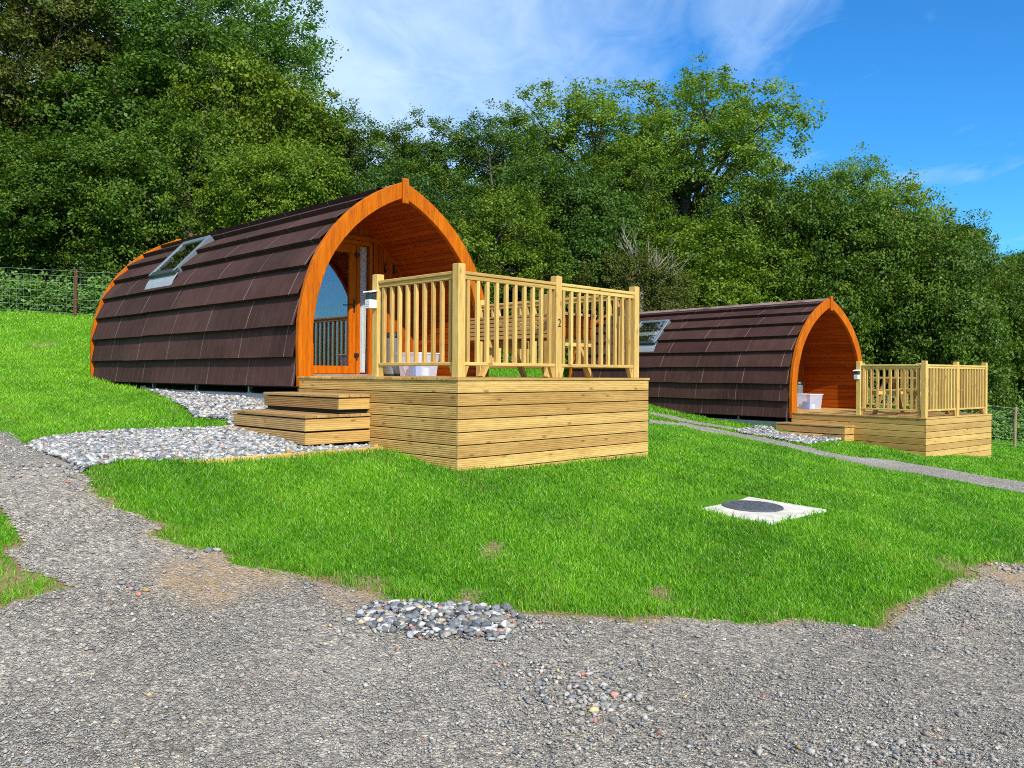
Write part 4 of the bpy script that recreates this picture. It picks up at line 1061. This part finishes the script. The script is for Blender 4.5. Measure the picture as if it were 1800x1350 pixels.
TL = [
 # kind var px Y top width tone label name
 ('haw',0,-40,23.5,205,330,'d','dark hawthorn at the left edge of the photo above the wire fence','hawthorn'),
 ('haw',1,150,24.0,235,330,'h','green hawthorn directly behind the brown fence post','hawthorn'),
 ('haw',2,330,24.0,205,330,'h','spreading hawthorn behind the roof window of the nearer pod','hawthorn'),
 ('oak',0,20,27.5,-60,430,'r','tall rusty green tree at the upper left corner','oak'),
 ('oak',1,225,28.5,-40,420,'d','tall dark tree reaching the top of the photo left of the ash','oak'),
 ('ash',0,365,30.0,-75,410,'a','tall pale green ash whose open crown meets the sky left of centre','ash'),
 ('haw',1,440,27.5,120,330,'h','bushy tree in front of the tall ash at upper left','hawthorn'),
 ('haw',0,520,23.0,250,300,'l','yellowish hawthorn just above the middle of the nearer roof','hawthorn'),
 ('oak',1,620,27.5,208,280,'h','round tree on the skyline just right of the tall ash','oak'),
 ('oak',0,745,27.0,216,270,'h','skyline tree above the peak of the nearer pod','oak'),
 ('haw',2,690,23.0,300,280,'d','dark hawthorn behind the peak of the nearer pod','hawthorn'),
 ('oak',1,880,27.5,212,270,'d','dark skyline tree right of the nearer pod peak','oak'),
 ('haw',0,850,23.5,345,290,'h','hawthorn right behind the corner post of the nearer deck','hawthorn'),
 ('ash',1,1050,33.0,165,330,'a','pale green ash left of the tallest tree in the middle of the skyline','ash'),
 ('haw',1,985,26.5,300,290,'d','shaded hawthorn above the numbered post with pale trunks below','hawthorn'),
 ('ash',0,1205,34.0,122,365,'a','tallest open crowned ash right of centre against blue sky','ash'),
 ('oak',0,1120,30.0,265,260,'h','green tree below the left side of the tallest ash','oak'),
 ('haw',2,1235,28.5,385,330,'l','yellow green bush like tree above the roof of the farther pod','hawthorn'),
 ('haw',0,1370,29.5,310,300,'h','olive green tree under the right side of the tallest ash','hawthorn'),
 ('oak',1,1490,37.0,285,235,'a','rounded bright green tree on the skyline right of the tallest ash','oak'),
 ('haw',1,1480,29.0,350,300,'h','hawthorn above the peak of the farther pod','hawthorn'),
 ('haw',2,1610,29.0,385,290,'d','hawthorn behind the farther deck railing','hawthorn'),
 ('oak',0,1640,34.0,375,215,'h','tree on the falling skyline at upper right','oak'),
 ('haw',0,1745,31.0,462,240,'h','last dark hawthorn before the right edge of the photo','hawthorn'),
 ('ash',1,1850,48.0,420,210,'a','distant pale tree at the right edge of the photo','ash'),
 ('haw',1,1120,25.0,440,200,'r','brownish bush behind the gap between the two pods','hawthorn'),
 ('haw',2,1030,30.5,330,300,'d','dark tree filling the gap behind the deck railing','hawthorn'),
 ('haw',0,1850,33.0,475,240,'d','dark tree rising beyond the right hand fence','hawthorn'),
 ('haw',1,1320,33.5,330,330,'d','dark tree behind the ridge of the farther roof','hawthorn'),
 ('haw',1,1800,37.0,440,230,'h','tree closing the skyline beside the distant pale tree at far right','hawthorn'),
 ('haw',2,-120,27.5,120,320,'d','dark tree cut by the left edge of the photo','hawthorn'),
 ('haw',0,1560,33.5,340,280,'l','olive tree between the bright skyline tree and the falling skyline','hawthorn'),
]
for kd, v, px, Y, top, w, tn, lab, nm in TL: tree(kd, v, px, Y, top+8, w*.94, tn, lab, nm)

# undergrowth along the wood's edge
def undergrowth():
    n = 120000; x = rng.uniform(-17, 21, n); base = np.interp(x, WOODLINE[:, 0], WOODLINE[:, 1])
    y = base-.45+np.abs(rng.normal(0, .6, n)); y[:25000] += rng.uniform(0, 5, 25000)
    hm = .55+.35*hnoise(x, y, 1.5, 3)+.15*hnoise(x, y, 4, 1)+np.clip((y-base)*.35, 0, 1.6); h = np.clip(hm, .2, 2.6)*rng.random(n)**.7
    z = terr(x, y)+h; C = np.c_[x, y, z]; N = rng.normal(0, .5, (n, 3))+np.array([0, -.3, .8])
    t = np.clip(.5+.3*hnoise(x, y, 2, 2)+.25*rng.normal(size=n), 0, 1); L = rng.uniform(.06, .15, n)
    return leaves_mesh('undergrowth', C, N, L, L*.6, np.c_[t, rng.random(n), t])
addobj('undergrowth', undergrowth(), 'leaf_nettle', kind='stuff', label='nettles and brambles along the foot of the wood behind the fence', category='undergrowth')



# bare dead tree between the pods
def dead():
    kx, kz = ray(1128, 440); Y = 24.6; X = kx*Y; zb = terr1(X, Y)
    T = thing('dead_tree', 'bare pale dead tree in the gap above the farther pod roof', 'tree', WS, (X, Y, zb))
    rr = random.Random(4); m = MB()
    tr = MB(); top = Vector((X, Y, zb+2.8)); tr.tube([(X+.1, Y, zb-.2), (X, Y, zb+1.6), top], [.09, .07, .055], 8); tr.build('trunk', 'dead_bark', T)
    def br(p, d, l, r, k):
        pts = [p]; dd = d.copy()
        for i in range(4): dd = (dd+Vector((rr.uniform(-.25, .25), rr.uniform(-.2, .2), rr.uniform(-.1, .22)))).normalized(); pts.append(pts[-1]+dd*l/4)
        m.tube(pts, [r, r*.85, r*.7, r*.5, r*.3], 5, .5, False)
        if k > 0:
            for i in range(3): s = pts[rr.randint(1, 3)]; br(s, (d+Vector((rr.uniform(-.8, .8), rr.uniform(-.5, .5), rr.uniform(-.1, .5)))).normalized(), l*rr.uniform(.45, .65), r*.5, k-1)
    for ax, az in ((-.9, .5), (-.55, .9), (-.1, 1), (.35, .95), (.8, .6), (1.0, .35), (-.3, .7), (.55, .8)): br(top, Vector((ax, -.35, az)).normalized(), rr.uniform(.9, 1.5), .026, 2)
    m.build('branches', 'dead_bark', T)
dead()

# ------------------------------------------------------------------ sky, sun, camera
EL = R(37.5); SUN = Vector((.4415, -.897, 0)).normalized(); SD = Vector((SUN.x*math.cos(EL), SUN.y*math.cos(EL), math.sin(EL)))
w = bpy.data.worlds.new('World'); scene.world = w; w.use_nodes = True; nt = w.node_tree; nt.nodes.clear()
def WN(t, **k):
    n = nt.nodes.new('ShaderNode'+t)
    for kk, v in k.items():
        if kk.startswith('i_'):
            key = kk[2:]; key = int(key) if key.isdigit() else key.replace('_', ' '); n.inputs[key].default_value = v
        else: setattr(n, kk, v)
    return n
WL = nt.links.new
sky = WN('TexSky', sky_type='NISHITA', sun_disc=False, sun_elevation=EL, sun_rotation=math.atan2(SUN.x, SUN.y), altitude=100, air_density=1.0, dust_density=.35, ozone_density=2.2)
hs = WN('HueSaturation', i_Saturation=1.22, i_Value=1.0, i_Hue=.497); WL(sky.outputs[0], hs.inputs['Color'])
tc = WN('TexCoord'); sx = WN('SeparateXYZ'); WL(tc.outputs['Generated'], sx.inputs[0])
zc = WN('Math', operation='MAXIMUM', i_1=.05); WL(sx.outputs[2], zc.inputs[0])
dx = WN('Math', operation='DIVIDE'); WL(sx.outputs[0], dx.inputs[0]); WL(zc.outputs[0], dx.inputs[1])
dy = WN('Math', operation='DIVIDE'); WL(sx.outputs[1], dy.inputs[0]); WL(zc.outputs[0], dy.inputs[1])
cv = WN('CombineXYZ'); WL(dx.outputs[0], cv.inputs[0]); WL(dy.outputs[0], cv.inputs[1])
mp = WN('Mapping'); mp.inputs['Scale'].default_value = (.62, .34, 1); mp.inputs['Rotation'].default_value = (0, 0, R(-14)); mp.inputs['Location'].default_value = (.35, .1, 0); WL(cv.outputs[0], mp.inputs[0])
no = WN('TexNoise', i_Scale=1.25, i_Detail=9, i_Roughness=.56, i_Distortion=.5); WL(mp.outputs[0], no.inputs[0])
# the thin cloud lies to the left and overhead and thins out to the right
ax = WN('MapRange', i_1=-.5, i_2=1.5, i_3=.22, i_4=-.22); WL(dx.outputs[0], ax.inputs[0])
m2 = WN('Mapping'); m2.inputs['Scale'].default_value = (1.7, .7, 1); m2.inputs['Rotation'].default_value = (0, 0, R(28)); WL(cv.outputs[0], m2.inputs[0])
n2 = WN('TexNoise', i_Scale=2.6, i_Detail=10, i_Roughness=.62, i_Distortion=1.2); WL(m2.outputs[0], n2.inputs[0])
k2 = WN('MapRange', i_1=.3, i_2=.7, i_3=-.07, i_4=.07); WL(n2.outputs[0], k2.inputs[0])
s0 = WN('Math', operation='ADD'); WL(no.outputs[0], s0.inputs[0]); WL(k2.outputs[0], s0.inputs[1])
sm = WN('Math', operation='ADD'); WL(s0.outputs[0], sm.inputs[0]); WL(ax.outputs[0], sm.inputs[1])
cr = WN('ValToRGB'); cr.color_ramp.elements[0].position = .33; cr.color_ramp.elements[0].color = (0, 0, 0, 1); cr.color_ramp.elements[1].position = .76; cr.color_ramp.elements[1].color = (.95, .95, .95, 1); WL(sm.outputs[0], cr.inputs[0])
mc = WN('Mix', data_type='RGBA'); WL(cr.outputs[0], mc.inputs[0]); tn = WN('Mix', data_type='RGBA', blend_type='MULTIPLY'); tn.inputs[0].default_value = 1; tn.inputs[7].default_value = (.50, 1.22, 1.72, 1); WL(hs.outputs[0], tn.inputs[6]); WL(tn.outputs[2], mc.inputs[6]); mc.inputs[7].default_value = (5.4, 7.2, 9.6, 1)
bg = WN('Background', i_Strength=.10); WL(mc.outputs[2], bg.inputs[0]); wo = WN('OutputWorld'); WL(bg.outputs[0], wo.inputs[0])

sl = bpy.data.lights.new('sun', 'SUN'); sl.energy = 5.0; sl.angle = R(.5); sl.color = (1, .93, .80)
so = bpy.data.objects.new('sun', sl); COL.objects.link(so); so.rotation_euler = SD.to_track_quat('Z', 'Y').to_euler()
cam = bpy.data.cameras.new('camera'); co = bpy.data.objects.new('camera', cam); COL.objects.link(co)
cam.sensor_fit = 'HORIZONTAL'; cam.sensor_width = 36; cam.lens = FPX/1800*36; cam.clip_end = 600; cam.clip_start = .05
co.rotation_mode = 'XYZ'
from mathutils import Matrix
# level view axis with a small lens shift, rolled by ROLL like the photograph
cam.shift_y = -(17.0)/1800*-1*-1
co.matrix_world = Matrix.Rotation(R(90), 4, 'X') @ Matrix.Rotation(ROLL, 4, 'Z')
scene.camera = co
scene.view_settings.view_transform = 'Standard'; scene.view_settings.look = 'None'; scene.view_settings.exposure = .3; scene.view_settings.gamma = 1
scene.cycles.max_bounces = 6; scene.cycles.sample_clamp_indirect = 4; scene.cycles.transparent_max_bounces = 12; scene.cycles.diffuse_bounces = 3; scene.cycles.use_denoising = False; scene.cycles.filter_width = 1.0
for o in bpy.data.objects:
    if '_b' in o: del o['_b']
